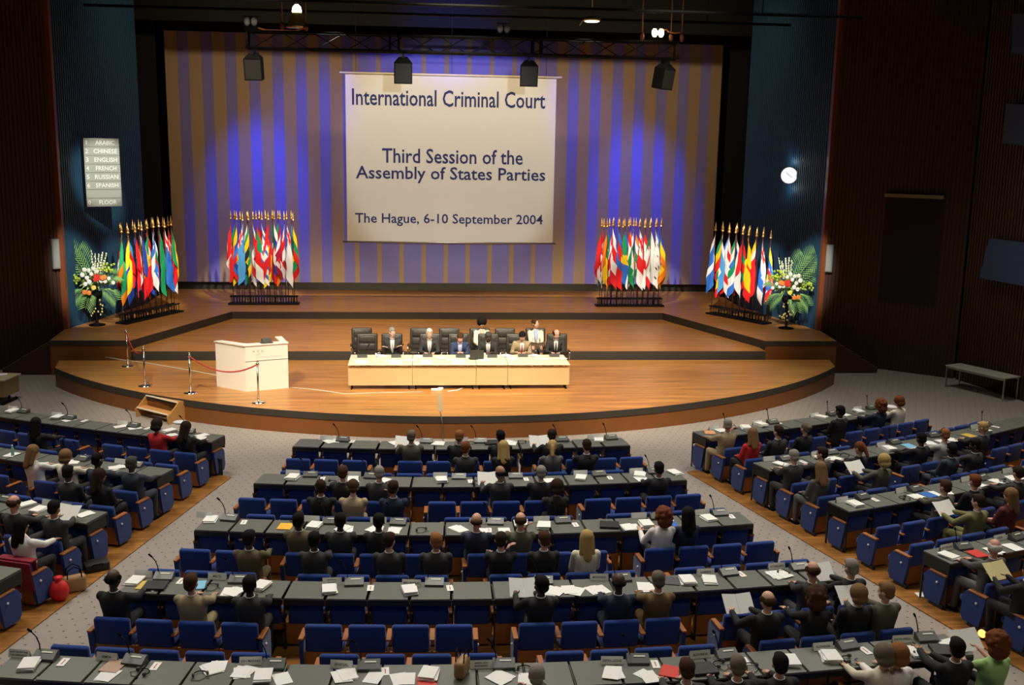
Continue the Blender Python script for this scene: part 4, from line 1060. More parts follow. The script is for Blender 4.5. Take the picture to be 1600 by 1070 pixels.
ITEMS = '''C1 c516,680 k542,680 p521,687,2 t553,686 p622,690,3 c641,683 k667,684 p650,692,1 p684,691,4 c721,684 V718,689 k749,683 h736,692 K766,686 p794,687,2 h815,690 c846,681 s848,687 k871,680 h881,687 c921,679 s932,686 k947,679
C2 c460,739 s457,748 k488,741 t504,748 h519,754 c553,744 s552,751 k581,745 p600,750,1 h610,756 c688,745 s689,752 k717,747 t735,752 h746,755 c772,746 p770,754,2 k805,745 t822,749 p861,752,3 c906,741 s908,748 k934,741 t953,747 c993,738 s1000,743 k1020,737 p1012,757,2 s1054,739
C3 s331,811 k363,808 t381,816 c322,806 O446,823 h469,820 c488,813 s491,823 k519,813 p538,826,3 c592,814 k623,816 p590,827,3 p617,829,2 h658,829 p713,827,2 c746,818 k774,817 p757,830,1 p788,830,1 t764,830 s813,818 c846,815 s850,824 k878,814 t899,820 K952,822 c998,809 k1026,808 p986,827,3 s1009,820 B1048,820 t1046,811 c1096,803 s1107,811 k1123,803 t1143,807
C4 c225,901 s211,909 k261,900 Y229,915 K243,917 p246,916,1 t283,908 A308,915 c340,905,MALTA h331,918 k376,905 p363,925,3 s408,918 c519,912,MARSHALL~ISLANDS s514,923 k554,912 t579,919 c643,915,MAURITIUS s641,925 k679,912 t703,919 p816,925,2 k849,910 h835,919 p864,924,3 p895,923,2 p935,922,3 c936,906,MONGOLIA k970,904 p1006,918,2 V1049,908 s1074,909 c1102,898,NAMIBIA s1110,908 k1136,895 t1158,897 c1212,888,NETHERLANDS p1217,898,4 k1245,886 h1224,896 t1272,889 h1284,891
C5 c31,1026,SAINT VINCENT AND~THE GRENADINES s45,1041 k76,1025 t99,1035 c168,1031,SAMOA M177,1042 p165,1055,2 k214,1032 h222,1052 t243,1041 p334,1044,3 h313,1056 c393,1036,SAN MARINO p379,1051,3 k430,1039 s412,1060 p441,1061,1 c534,1043,SENEGAL p540,1057,4 k577,1042 p584,1058,1 t602,1049 p630,1062,2 s671,1057 E667,1068 c752,1043,SERBIA AND~MONTENEGRO k787,1041 h820,1047 p784,1059,2 p822,1062,2 c956,1037,SIERRA LEONE p960,1052,4 k996,1034 t1024,1038 E1047,1050 p1020,1057,2 c1093,1027,SLOVAKIA K1098,1047 k1134,1025 h1125,1040 t1164,1033 h1173,1043 s1233,1035 c1285,1015,SLOVENIA s1297,1029 k1323,1011 h1325,1032 t1352,1017 c1409,1003,SOUTH AFRICA s1431,1020 h1439,1024 k1447,1000 K1475,1018 p1490,1008,2 h1503,1014
L1 c45,634 s33,640 k64,637 c107,645 k130,648 s101,650 p112,655,1 t143,654 c207,658 k227,660 p198,663,2 p214,668,1 t244,664 s272,671 k310,669 p265,682,2 p312,688,2 p333,672,1
L2 c111,711 k136,716 c194,722 k221,725 p184,731,5 p116,722,1 p18,711,2
L3 c79,788 k110,790 s43,789 s62,798 p132,803,2 h108,799 k11,781 p100,803,2
R1 c1104,666 k1127,664 G1109,676 p1126,671,3 s1162,667 c1173,659 k1195,657 s1183,663 t1209,658 c1262,648 s1278,651 k1284,644 t1298,646 p1318,648,2 c1325,637 k1343,634 s1342,644 h1357,637 p1384,633,3
R2 c1201,720 k1223,717 s1220,726 t1255,722 c1274,712 k1297,708 s1285,718 p1311,720,4 h1320,712 c1376,697 k1397,693 s1389,703 A1420,697 p1427,700,1 c1438,686 k1457,682 p1456,693,4 p1473,690,1 p1498,690,2 t1473,682 Y1514,681 c1522,669 s1538,675 k1540,665 t1555,667
R3 c1315,784 k1348,779 s1335,789 t1367,781 c1407,769 k1430,767 h1412,779 p1433,777,3 B1460,777 p1466,774,1 p1488,772,1 c1517,755 k1539,750 s1532,761 p1563,755,2 h1573,754 c1585,742 p1593,749,2
R4 c1478,859,NEW ZEALAND k1505,857 s1483,870 E1530,867 p1556,863,3 c1568,847,NIGER k1594,844 p1584,857,3'''
DESC = {'p': 'loose white papers', 's': 'thick stack of white documents', 't': 'small white printed card', 'h': 'black headphones with coiled cord', 'k': 'grey microphone console with black gooseneck', 'c': 'white folded country name card'}
CATG = {'p': 'papers', 's': 'papers', 't': 'card', 'h': 'headphones', 'k': 'microphone', 'c': 'name card'}
NM = {'p': 'loose_papers', 's': 'paper_stack', 't': 'printed_card', 'h': 'headphones', 'k': 'microphone_console', 'c': 'name_card'}
stk = {}
sd = 0
for line in ITEMS.split('\n'):
    key, rest_ = line.split(' ', 1); blk = key[0]; rk = 'X'+key[1]
    import re
    its = re.findall(r'([a-zA-Z])(\d+),(\d+)(?:,(\d+|[A-Z][A-Z~ ]*?))?(?= [a-zA-Z]\d|$)', rest_)
    cnt = {}
    its = sorted(its, key=lambda q: int(q[1]))
    for ty, x_, y_, ex in its:
        sd += 1; rn = random.Random(sd)
        p = G(int(x_), int(y_), DH); px = p.x
        lim = s_of_x(blk, rk, px); xx, yy, h = rowpos(blk, rk, lim)
        cnt[ty] = cnt.get(ty, 0)+1
        where = 'on the %s %s desk row' % (NAMES[key[1]], BL[blk])
        # keep the thing on the desk: clamp its distance ahead of the row line
        f_ = -(p.x-xx)*math.sin(h)+(p.y-yy)*math.cos(h)
        lo_, hi_ = {'c': (.38, .5), 'k': (.30, .42), 't': (.1, .42), 'h': (.0, .4)}.get(ty, (.06, .36))
        fc = min(hi_, max(lo_, f_)); p = Vector((p.x-(fc-f_)*math.sin(h), p.y+(fc-f_)*math.cos(h), DH+.001))
        h += rn.uniform(-.12, .12)
        if ty == 'c':
            o = card_obj(ex.replace('~', '\n') if ex else None)
            lab = 'white name card reading %s, %s' % (ex.replace('~', ' '), where) if ex else 'white folded country name card, %s from left %s' % (ORD[cnt[ty]], where)
        elif ty == 'k':
            o = con0 if cfirst[0] else copy_tree(con0); cfirst[0] = False; lab = None
        elif ty == 'h':
            o = hp0 if hfirst[0] else copy_tree(hp0); hfirst[0] = False; lab = None; h += rn.uniform(-1, 1)
        elif ty == 's': o = link('paper_stack', stack(rn.uniform(.035, .075), sd), m_paper, None, False); lab = None; h += rn.uniform(-.25, .25)
        elif ty == 'p': o = link('loose_papers', loose(int(ex or 1), sd), m_paper, None, False); lab = None; h += rn.uniform(-.5, .5)
        elif ty == 't':
            o = MB().box((0, 0, .002), (.1, .21, .004)).build('printed_card', m_paper); lab = None
            MB().box((.0, 0, .005), (.012, .12, .001)).build('printed_bar', m_red, o)
        else:
            nm_, cat_, col_ = TINT[ty]; big = ty == 'K'
            o = MB().rbox((0, 0, .02 if big else .007), (.34 if big else .25, .30, .04 if big else .014), .004, seg=1).build(cat_, mat('tint_'+nm_.replace(' ', '_'), col_, .5)); lab = '%s, %s of its kind %s' % (nm_, ORD[cnt[ty]], where) if cnt[ty] > 1 else '%s lying %s' % (nm_, where)
            tag(o, lab, cat_)
            h += rn.uniform(-.5, .5)
        if ty in DESC:
            tag(o, lab or '%s, %s from left %s' % (DESC[ty], ORD[cnt[ty]], where), CATG[ty], '%ss %s' % (NM[ty].replace('_', ' '), where))
        o.location = p+Vector((0, 0, .0015*(sd % 4))); o.rotation_euler = (0, 0, h)
# a few single things
def leather_bag(loc, h, sc, col, lab, cat='bag', name='handbag'):
    t = tag(empty(name, loc, h, scale=sc), lab, cat)
    MB().rbox((0, 0, .13), (.34, .16, .26), .06, seg=4).build('body', mat('bag_'+name+cat, col, .55, bump=.4, nscale=12), t, True)
    for sy in (-.06, .06): MB().tube([(-.1, sy, .22), (-.09, sy, .36), (0, sy*1.2, .41), (.09, sy, .36), (.1, sy, .22)], .01, 6).build('strap', m_blackp, t, True)
    return t
p = G(722, 1058, DH); leather_bag((p.x, p.y+.05, DH+.003), 1.2, .9, (.36, .2, .08), 'soft tan leather bag with dark straps on the nearest centre desk row')
p = G(358, 918, .022); leather_bag((p.x, p.y, .024), .3, 1.15, (.22, .12, .06), 'unused') if False else None
p = G(90, 925, 0)+Vector((.28, 0, 0)); t = leather_bag((p.x, p.y, .001), .5, 1.15, (.17, .08, .035), 'brown leather bag on the carpet beside the red bag')
p = G(64, 940, 0)+Vector((.30, 0, 0))
t = tag(empty('drawstring_bag', (p.x, p.y, .001)), 'bright red fabric bag on the floor by the left aisle', 'bag')
MB().ell((0, 0, .19), (.16, .13, .19), n=16).build('pouch', mat('red_fabric', (.7, .015, .02), .6, bump=.5, nscale=9), t, True)
MB().lathe([(.03, .33), (.05, .37), (.075, .43)], n=12).build('gathered_top', mat('red_fabric', (.7, .015, .02)), t, True)
def case(px, py, h, d, lab, col=(.014, .014, .016)):
    p = G(px, py, 0); t = tag(empty('briefcase', (p.x, p.y, .001), h), lab, 'bag')
    MB().rbox((0, 0, d[2]/2), d, .03).build('body', mat('black_nylon', col, .7, bump=.3, nscale=60), t, True)
    MB().tube([(-.09, -d[1]/2, d[2]*.8), (-.08, -d[1]/2-.03, d[2]), (.08, -d[1]/2-.03, d[2]), (.09, -d[1]/2, d[2]*.8)], .012, 6).build('handle', m_blackp, t, True)
case(150, 890, .5, (.42, .34, .17), 'black soft briefcase lying flat on the carpet in the left aisle')
case(336, 742, .3, (.34, .22, .42), 'black upright bag standing by the aisle end of the front left desks')
case(438, 1006, 0, (.4, .25, .3), 'black bag on the wooden floor behind the fourth centre desks')
p = G(20, 712, DH)
t = tag(empty('water_bottle', (p.x, p.y, DH+.002)), 'clear green plastic water bottle on the second left desk row', 'bottle')
mg = mat('green_plastic', (.25, .55, .45), .15); MB().lathe([(.03, 0), (.034, .01), (.034, .15), (.015, .2), (.013, .22)], n=14).build('body', mg, t, True); MB().lathe([(.015, .22), (.015, .24)], n=10).build('cap', m_white, t)
p = G(283, 663, DH)
o = MB().ell((0, 0, .05), (.2, .13, .05), n=14).build('plastic_bag', mat('milky_plastic', (.6, .62, .68), .3), None, True); o.location = (p.x, p.y, DH+.003); tag(o, 'crumpled milky plastic bag on the front left desk row', 'bag')
# floor lamp in the right aisle
p = G(1538, 1000, 0)
t = tag(empty('floor_spotlight', (p.x, p.y, .024), R(35)), 'small black floor spotlight glowing orange in the right aisle', 'lamp')
MB().tube([(-.1, 0, .12), (.14, 0, .12)], .075, 14).build('housing', m_blackm, t, True)
MB().tube([(-.112, 0, .12), (-.10, 0, .12)], .066, 14).build('lens', mat('orange_lamp', (1, .45, .1), .5, emit=(1, .35, .08), estr=3), t)
MB().box((0, 0, .02), (.16, .16, .02)).tube([(0, -.08, .02), (0, -.08, .12)], .01).tube([(0, .08, .02), (0, .08, .12)], .01).build('bracket', m_blackm, t)
lp = p+Vector((-.35, -.1, .14)); spot('floor_spot_beam', (p.x-.13, p.y-.09, .15), (p.x-1.6, p.y+1.1, .02), 9, 95, (1, .45, .12), .7, .04)
o = MB().box((0, 0, .002), (.25, .18, .004)).build('dropped_paper', m_paper); o.location = G(1443, 929, .022)+Vector((0, 0, .001)); tag(o, 'white paper dropped on the wooden floor by the right aisle', 'paper')
p = G(64, 0, 0)
# red jacket hung over a seat in the left block
def rj(s):
    x, y, h = rowpos('L', 'Z3', s); return x, y, h
x, y, h = rj(PIT*.5)
o = MB().rbox((0, -.045, .58), (.66, .035, .5), .015, rotx(R(8))).rbox((0, .03, .835), (.66, .16, .035), .015).rbox((0, .115, .7), (.6, .03, .25), .012, rotx(R(8))).build('red_jacket', mat('crimson_cloth', (.24, .012, .03), .8, bump=.5, nscale=14), None, True)
o.location = (x, y, 0); o.rotation_euler = (0, 0, h); tag(o, 'dark crimson jacket draped over a seat back by the left aisle', 'jacket')

# head table things
def tb(px, py): return G(px, py, TH+.0)
cnt = 0
for px, py in ((566, 558), (619, 558), (668, 557), (720, 558), (769, 558), (817, 557), (866, 557)):
    o = copy_tree(con0); cnt += 1; p = tb(px, py); o.location = (p.x, max(TY0+.3, min(TY1-.3, p.y)), TH+.002); o.rotation_euler = (0, 0, PI)
    tag(o, 'microphone console, %s from left on the head table' % ORD[cnt], 'microphone', 'consoles on the head table')
cnt = 0
for px, py, n in ((560, 564, 1), (597, 556, 4), (640, 562, 3), (655, 557, 3), (690, 560, 4), (706, 563, 3), (733, 557, 2), (790, 556, 5), (802, 560, 3), (835, 556, 5), (850, 561, 3), (877, 560, 3), (612, 564, 2), (757, 563, 3)):
    cnt += 1; o = link('loose_papers', loose(n, 900+cnt), m_paper, None, False); p = tb(px, py); o.location = (p.x, max(TY0+.2, min(TY1-.2, p.y)), TH+.001+.0015*(cnt % 3)); o.rotation_euler = (0, 0, cnt*.7)
    tag(o, 'loose white papers, group %s on the stage head table' % ORD[cnt], 'papers', 'papers on the head table')
for i, (px, py) in enumerate(((566, 562), (618, 563), (666, 562), (716, 562))):
    o = card_obj(None, .34, .09); p = tb(px, py); o.location = (p.x, TY0+.16, TH+.001); tag(o, 'blank white name card at the front of the head table, %s from left' % ORD[i+1], 'name card', 'head table name cards')
p = tb(745, 558); yl = TY0+.62
t = tag(empty('laptop', (V(745, 556, yl).x, yl, TH+.002), R(6)), 'open black laptop seen from behind on the head table', 'laptop')
MB().rbox((0, .15, .01), (.40, .28, .022), .006).build('keyboard_base', m_blackp, t)
MB().rbox((0, .0, .15), (.42, .02, .29), .006, rotx(R(8))).build('lid', mat('dark_lid', (.03, .033, .025), .45), t)
for px, lab in ((588, 'drinking glass left of the grey haired man'), (757, 'drinking glass beside the laptop')):
    p = tb(px, 556); t = MB().lathe([(.025, 0), (.03, .11), (.028, .11), (.023, .006)], n=12).build('drinking_glass', mat('pale_glass', (.8, .8, .76), .1), None, True); t.location = (p.x, TY1-.35, TH+.002); tag(t, lab+' on the head table', 'glass')

for ch in list(bare.children): bpy.data.objects.remove(ch)
bpy.data.objects.remove(bare)

# ================================================================== PEOPLE
SKIN = {'l': (.62, .36, .25), 'r': (.60, .30, .21), 'm': (.36, .18, .10), 'd': (.075, .035, .022)}
HAIRC = {'black': (.008, .007, .007), 'brown': (.06, .028, .014), 'dbrown': (.028, .015, .01), 'grey': (.25, .23, .2), 'white': (.55, .52, .47), 'ginger': (.26, .10, .035), 'auburn': (.15, .045, .018), 'blond': (.42, .28, .11), 'lbrown': (.2, .11, .05), 'gbrown': (.15, .12, .09)}
TOPC = {'black': (.009, .009, .011), 'navy': (.012, .018, .045), 'dgrey': (.028, .028, .03), 'grey': (.085, .085, .085), 'ogrey': (.085, .08, .055), 'olive': (.12, .09, .045), 'brown': (.14, .085, .03), 'beige': (.42, .32, .19), 'khaki': (.33, .26, .15), 'cream': (.68, .62, .48), 'white': (.78, .76, .72), 'red': (.55, .02, .02), 'bgrey': (.03, .038, .055), 'bluesuit': (.03, .05, .12), 'lgreen': (.38, .62, .22), 'maroon': (.12, .02, .02), 'green': (.17, .16, .06), 'lgrey': (.4, .4, .38)}
def vmat(pref, tab, k, rough=.8, **kw): return mat(pref+k, tab[k], rough, **kw)
JOBS = []
def rot_to(d):
    return Vector((0, 0, 1)).rotation_difference(Vector(d).normalized()).to_matrix()
def ik(a, b, l1, l2, hint):
    a = Vector(a); b = Vector(b); d = b-a; L_ = d.length
    if L_ > (l1+l2)*.985: b = a+d*((l1+l2)*.985/L_); d = b-a; L_ = d.length
    if L_ < .12: L_ = .12
    x = (l1*l1-l2*l2+L_*L_)/(2*L_); hgt_ = math.sqrt(max(0, l1*l1-x*x)); t = d.normalized()
    h = Vector(hint); h = (h-t*h.dot(t)).normalized()
    return a+t*x+h*hgt_, b
def hair_mb(style, rn):
    """hair in head space: y forward, origin at the head centre"""
    mb = MB()
    if style in ('short', 'headset'):
        mb.ell((0, -.022, .034), (.086, .098, .093), n=16); mb.ell((0, -.05, -.03), (.072, .06, .06), n=14); mb.ell((0, .03, .085), (.062, .06, .035), n=12)
    elif style == 'bald':
        mb.ell((0, -.035, -.005), (.087, .08, .045), n=16); mb.ell((.072, -.005, .0), (.016, .05, .035)); mb.ell((-.072, -.005, .0), (.016, .05, .035))
    elif style == 'fringe':       # receding: crown bare
        mb.ell((0, -.045, .01), (.086, .075, .065), n=16); mb.ell((.070, .005, .02), (.018, .06, .05)); mb.ell((-.070, .005, .02), (.018, .06, .05))
    elif style in ('long', 'longcurl'):
        mb.ell((0, -.02, .036), (.095, .108, .10), n=16); mb.cap((0, -.06, .02), (0, -.085, -.24), .085, .06, 12, .75)
        for s_ in (-1, 1): mb.cap((s_*.07, -.02, .03), (s_*.085, -.04, -.2), .035, .03, 8)
    elif style == 'bob':
        mb.ell((0, -.02, .03), (.108, .115, .108), n=16); mb.ell((0, -.05, -.05), (.105, .085, .07), n=14)
    elif style == 'curly':
        mb.ell((0, -.03, .035), (.125, .13, .125), n=16); mb.ell((0, -.06, -.07), (.12, .09, .10), n=14)
        for k in range(26):
            a = rn.uniform(0, 2*PI); e = rn.uniform(-.7, 1.4); d = Vector((math.cos(a)*math.cos(e), math.sin(a)*math.cos(e), math.sin(e)))
            if d.y > .45 and d.z < .6: continue
            mb.ell(Vector((0, -.035, .02))+d*.115, (.035, .035, .035), n=8)
    elif style == 'afro':
        mb.ell((0, -.03, .05), (.13, .125, .12), n=16); mb.ell((0, -.05, 0), (.12, .10, .09), n=14)
    elif style in ('bun', 'tail'):
        mb.ell((0, -.02, .034), (.088, .1, .094), n=16); mb.ell((0, -.055, -.02), (.07, .05, .06), n=12)
        if style == 'bun': mb.ell((0, -.12, .03), (.05, .045, .05), n=12)
        else: mb.cap((0, -.11, .0), (0, -.14, -.15), .04, .03, 10); mb.ell((0, -.11, .01), (.04, .035, .04))
    return mb
def loft(mb, P, T, F_, secs, n=22, ex=2.5):
    vs_ = []; X_ = Vector((1, 0, 0))
    for t, hw, hd, off in secs:
        for k in range(n):
            a = 2*PI*k/n; c, s_ = math.cos(a), math.sin(a)
            vs_.append(P+T*t+F_*(off+hd*math.copysign(abs(s_)**(2/ex), s_))+X_*(hw*math.copysign(abs(c)**(2/ex), c)))
    m = len(secs); fs = [(i*n+k, i*n+(k+1) % n, (i+1)*n+(k+1) % n, (i+1)*n+k) for i in range(m-1) for k in range(n)]
    fs += [tuple(range(n))[::-1], tuple(range((m-1)*n, m*n))]
    mb.add(vs_, fs)
def person(loc, rz, lean, spec, scale=1.0):
    """spec keys: desc, label, hair, hc, top, skin, pose, hy (head yaw), hp (head pitch), fem, shirt, tie"""
    rn = random.Random(str(loc[0])[:6]+spec['label']); k = scale
    fem = spec.get('fem'); a = lean; pose = spec.get('pose', 'desk')
    root = tag(empty('person', loc, rz, scale=k), spec['label'], 'person')
    P = Vector((0, 0, .56)); T = Vector((0, math.sin(a), math.cos(a))); F_ = Vector((0, math.cos(a), -math.sin(a)))
    def at(t, f=0, x=0): return P+T*t+F_*f+Vector((x, 0, 0))
    hp = spec.get('hp', R(12)); hy = spec.get('hy', 0); roll = spec.get('hr', 0)
    nb = at(.50); hdv = Vector((math.sin(roll), math.sin(a*.5+hp*.4), math.cos(a*.5+hp*.4))).normalized(); hc = nb+hdv*.185
    HR = Matrix.Rotation(hy, 3, 'Z') @ Matrix.Rotation(-(a*.35+hp), 3, 'X') @ Matrix.Rotation(roll, 3, 'Y')
    HS = 1.12; H = lambda v: hc+HR @ (Vector(v)*HS)
    def hel(m_, v, r_, n=10): m_.ell(H(v), tuple(c*HS for c in r_), HR, n); return m_
    sw = .165 if fem else .19
    sh = [at(.435, -.005, s*sw) for s in (-1, 1)]
    dz = spec.get('dh', .865)/k + .03
    tg = {'desk': [(-.13, .46, dz), (.13, .46, dz)], 'write': [(-.08, .46, dz), (.14, .44, dz)], 'lap': [(-.10, .30, .68), (.10, .30, .68)],
          'read': [(-.13, .42, dz+.1), (.13, .42, dz+.1)], 'chin': [None, (.16, .46, dz)], 'chinr': [(-.16, .46, dz), None], 'cross': [(.12, .22, .80), (-.12, .24, .82)],
          'readl': [(-.30, .40, dz+.06), (-.02, .44, dz+.06)], 'raise': [(-.12, .48, dz+.12), (.05, .46, dz+.05)], 'clasp': [(-.045, .44, dz), (.045, .44, dz)], 'side': [(-.25, .33, dz), (.1, .45, dz)]}[pose]
    wr = []
    for i, s in enumerate((-1, 1)):
        t_ = tg[i]
        if t_ is None: t_ = H((s*.075, .07, -.13))
        e, w_ = ik(sh[i], t_, .285, .255, (s*.42, -.25, -1)); wr.append((e, w_))
    hipx = .10; kn = [Vector((s*.12, .43, .55)) for s in (-1, 1)]; an = [Vector((s*.13, .40+rn.uniform(-.05, .08), .11)) for s in (-1, 1)]
    # ---- body
    b = MB()
    hel(b, (0, -.008, .03), (.074, .092, .092), 18); hel(b, (0, .022, -.055), (.055, .066, .06), 14); hel(b, (0, .062, -.088), (.026, .022, .024), 10)
    hel(b, (0, .088, -.02), (.014, .022, .026), 10); hel(b, (0, .078, .012), (.05, .014, .012), 10)
    for s in (-1, 1):
        hel(b, (s*.076, -.006, -.012), (.014, .024, .034), 10); hel(b, (s*.04, .052, -.035), (.026, .026, .026), 10)
    b.cap(nb-T*.03, H((0, -.015, -.06)), .054 if not fem else .046, .048 if not fem else .042)
    loft(b, P, T, F_, [(-.07, .14, .1, .01), (.08, .145, .1, .0), (.20, .14, .1, 0), (.31, .155, .102, -.004), (.39, .165, .095, -.008), (.43, .15, .075, -.01), (.47, .09, .058, -.008), (.50, .052, .05, 0)])
    b.cap(sh[0], sh[1], .04, .04, 10)
    for i, s in enumerate((-1, 1)):
        e, w_ = wr[i]; b.cap(sh[i], e, .046, .038); b.cap(e, w_, .038, .026)
        b.cap(Vector((s*hipx, .02, .55)), kn[i], .074, .052); b.cap(kn[i], an[i], .05, .036); b.cap(an[i]+Vector((0, 0, -.04)), an[i]+Vector((0, .13, -.06)), .034, .03)
        hd = (w_-e).normalized(); hd = (hd+Vector((0, .25, -.15))).normalized() if pose in ('desk', 'write', 'clasp') else hd
        sidev = hd.cross(Vector((0, 0, 1))); sidev = sidev.normalized() if sidev.length > .1 else Vector((1, 0, 0))
        pc = w_+hd*.055; M_ = Matrix((sidev, hd, sidev.cross(hd))).transposed()
        b.ell(pc, (.040, .052, .017), M_, 12); wr[i] = (e, w_, hd, sidev, pc)
    fing = MB()
    for i, s in enumerate((-1, 1)):
        e, w_, hd, sidev, pc = wr[i]; up_ = sidev.cross(hd)
        curl = .9 if pose in ('read', 'readl', 'raise') or tg[i] is None else .35
        for q, (off, ln_) in enumerate(((-.029, .034), (-.010, .040), (.010, .037), (.028, .029))):
            p0 = pc+hd*.040+sidev*off; d1 = (hd-up_*curl*.4).normalized(); d2 = (hd-up_*curl*1.2).normalized(); d3 = (hd-up_*curl*1.9).normalized()
            p1_ = p0+d1*ln_; p2_ = p1_+d2*ln_*.72; p3_ = p2_+d3*ln_*.55
            fing.tube([p0-hd*.012, p0, p1_, p2_, p3_, p3_+d3*.003], [.009, .0092, .0085, .0078, .0068, .003], 7)
        th = -s if hd.y > -.2 else s; tb_ = w_+hd*.03+sidev*(-s*.03) if sidev.x > 0 else w_+hd*.03+sidev*(s*.03)
        inw = (tb_-w_-hd*.03).normalized()
        q1 = tb_+(inw*.7+hd*.7).normalized()*.036; q2 = q1+(inw*.25+hd).normalized()*.028
        fing.tube([tb_-inw*.015, tb_, q1, q2, q2+hd*.003], [.012, .012, .0098, .008, .003], 7)
    JOBS.append((b, fing, 'body', vmat('skin_', SKIN, spec.get('skin', 'l'), .55), root, .0125, 3))
    # ---- jacket
    top = spec['top']; j = MB(); gx = .9 if fem else 1
    loft(j, P, T, F_, [(-.10, .15*gx, .12, .01), (-.06, .185*gx, .14, .01), (.08, .18*gx, .135, .0), (.20, .178*gx, .132, 0), (.31, .198*gx, .138, -.004), (.39, .212*gx, .128, -.008), (.435, .205*gx, .108, -.012), (.47, .15*gx, .085, -.014), (.50, .085, .068, -.008), (.52, .066, .062, 0)])
    for i, s in enumerate((-1, 1)):
        e, w_ = wr[i][:2]; pass
        if not spec.get('bare'): j.cap(sh[i], e, .069, .056, 12); j.cap(e, e.lerp(w_, .94), .056, .042, 12)
        else: j.cap(sh[i], sh[i].lerp(e, .45), .062, .055, 12)
    if fem: j.ell(at(.30, .10), (.13, .05, .07), rot_to(T), 12)
    JOBS.append((j, None, 'jacket' if not fem else 'top', vmat('cloth_', TOPC, top, .85, bump=.25, nscale=35), root, .017, 2))
    # ---- trousers
    t_ = MB(); tc = spec.get('leg', top if top in ('black', 'navy', 'dgrey', 'grey', 'bgrey', 'olive', 'khaki', 'green', 'beige', 'brown') else 'black')
    t_.ell((0, .01, .55), (.175, .15, .11), None, 14)
    for i, s in enumerate((-1, 1)):
        t_.cap(Vector((s*hipx, .03, .555)), kn[i], .093, .07, 12)
        if not spec.get('skirt'): t_.cap(kn[i], an[i]+Vector((0, 0, .0)), .068, .055, 12)
    JOBS.append((t_, None, 'skirt' if spec.get('skirt') else 'trousers', vmat('cloth_', TOPC, tc, .85, bump=.25, nscale=35), root, .019, 2))
    for i in (0, 1):
        MB().rbox(an[i]+Vector((0, .055, -.072)), (.095, .28, .075), .03, seg=3).build('shoe', m_blackp, root, True)
    # ---- hair, eyes, mouth, collar
    st_ = spec.get('hair', 'short')
    hm = hair_mb(st_, rn); hm.v = [tuple(H(v_)) for v_ in hm.v]
    JOBS.append((hm, None, 'hair', vmat('hair_', HAIRC, spec.get('hc', 'dbrown'), .85, spec=.15, bump=.8, nscale=90), root, .0105, 2))
    for s in (-1, 1):
        ey = MB().ell(H((s*.031, .083, .0)), (.013, .010, .009), HR, 10).build('eye', mat('eye_white', (.8, .78, .74), .3), root, True)
        MB().ell(H((s*.031, .0915, .0)), (.006, .004, .006), HR, 8).build('iris', mat('eye_dark', (.02, .012, .01), .3), ey, True)
    MB().ell(H((0, .087, -.060)), (.024, .007, .008), HR, 10).build('mouth', mat('lip_'+spec.get('skin', 'l'), tuple(c*.6 for c in SKIN[spec.get('skin', 'l')]), .5), root, True)
    if not fem or spec.get('shirt'):
        cn = nb+T*.012; ring = [cn+Matrix.Rotation(2*PI*q/14, 3, T) @ (Vector((1, 0, 0))*(.062)) for q in range(15)]
        MB().tube([q_+T*.012 for q_ in ring], .007, 7, caps=False).build('shirt_collar', mat('shirt_white', (.72, .72, .70), .8), root, True)
    if spec.get('shirt'):
        sm = mat('shirt_'+spec['shirt'], {'white': (.82, .8, .76), 'blue': (.32, .42, .72), 'skin': (.62, .36, .25), 'lav': (.45, .5, .8)}[spec['shirt']], .8)
        vs_ = []
        for t0_, w0, f0 in ((.50, .052, .055), (.46, .056, .088), (.38, .050, .132), (.28, .036, .150), (.16, .010, .155)):
            for x_ in (-1, -.4, .4, 1): vs_.append(at(t0_, f0+(0 if abs(x_) == 1 else .012), x_*w0))
        fs_ = [(r*4+c, r*4+c+1, r*4+c+5, r*4+c+4) for r in range(4) for c in range(3)]
        o = MB().add(vs_, fs_).build('shirt_front', sm, root, True); md = o.modifiers.new('t', 'SOLIDIFY'); md.thickness = .02; md.offset = 0
    if spec.get('tie'):
        tm = mat('tie_'+spec['tie'], {'red': (.28, .015, .02), 'dark': (.015, .015, .04), 'grey': (.35, .35, .4)}[spec['tie']], .5)
        vs_ = []
        for t0_, w0, f0 in ((.475, .014, .098), (.45, .011, .118), (.38, .018, .153), (.28, .024, .172), (.20, .022, .176), (.15, .004, .172)):
            for x_ in (-1, 1): vs_.append(at(t0_, f0, x_*w0))
        o = MB().add(vs_, [(r*2, r*2+1, r*2+3, r*2+2) for r in range(5)]).build('tie', tm, root); md = o.modifiers.new('t', 'SOLIDIFY'); md.thickness = .012; md.offset = 1
    if spec.get('glasses'):
        g = MB()
        for s in (-1, 1):
            g.tube([H((s*.031+.02*math.cos(q*PI/5), .098, .016*math.sin(q*PI/5))) for q in range(11)], .0022, 5, caps=False); g.tube([H((s*.052, .097, .004)), H((s*.079, .0, .004))], .0022, 5)
        g.build('glasses', m_blackm, root)
    # ---- things held or worn, top level
    M0 = Matrix.Translation(loc) @ Matrix.Rotation(rz, 4, 'Z') @ Matrix.Scale(k, 4)
    if st_ == 'headset' or spec.get('phones'):
        t = tag(empty('headphones'), 'black headphones worn by the %s' % spec['short'], 'headphones'); t.matrix_world = M0
        MB().tube([H((.094*math.cos(q*PI/12), -.005, .13*math.sin(q*PI/12))) for q in range(13)], .007, 6).build('headband', m_blackp, t, True)
        for s in (-1, 1): MB().ell(H((s*.092, -.005, -.005)), (.018, .033, .036), HR, 10).build('ear_cup', m_greyp, t, True)
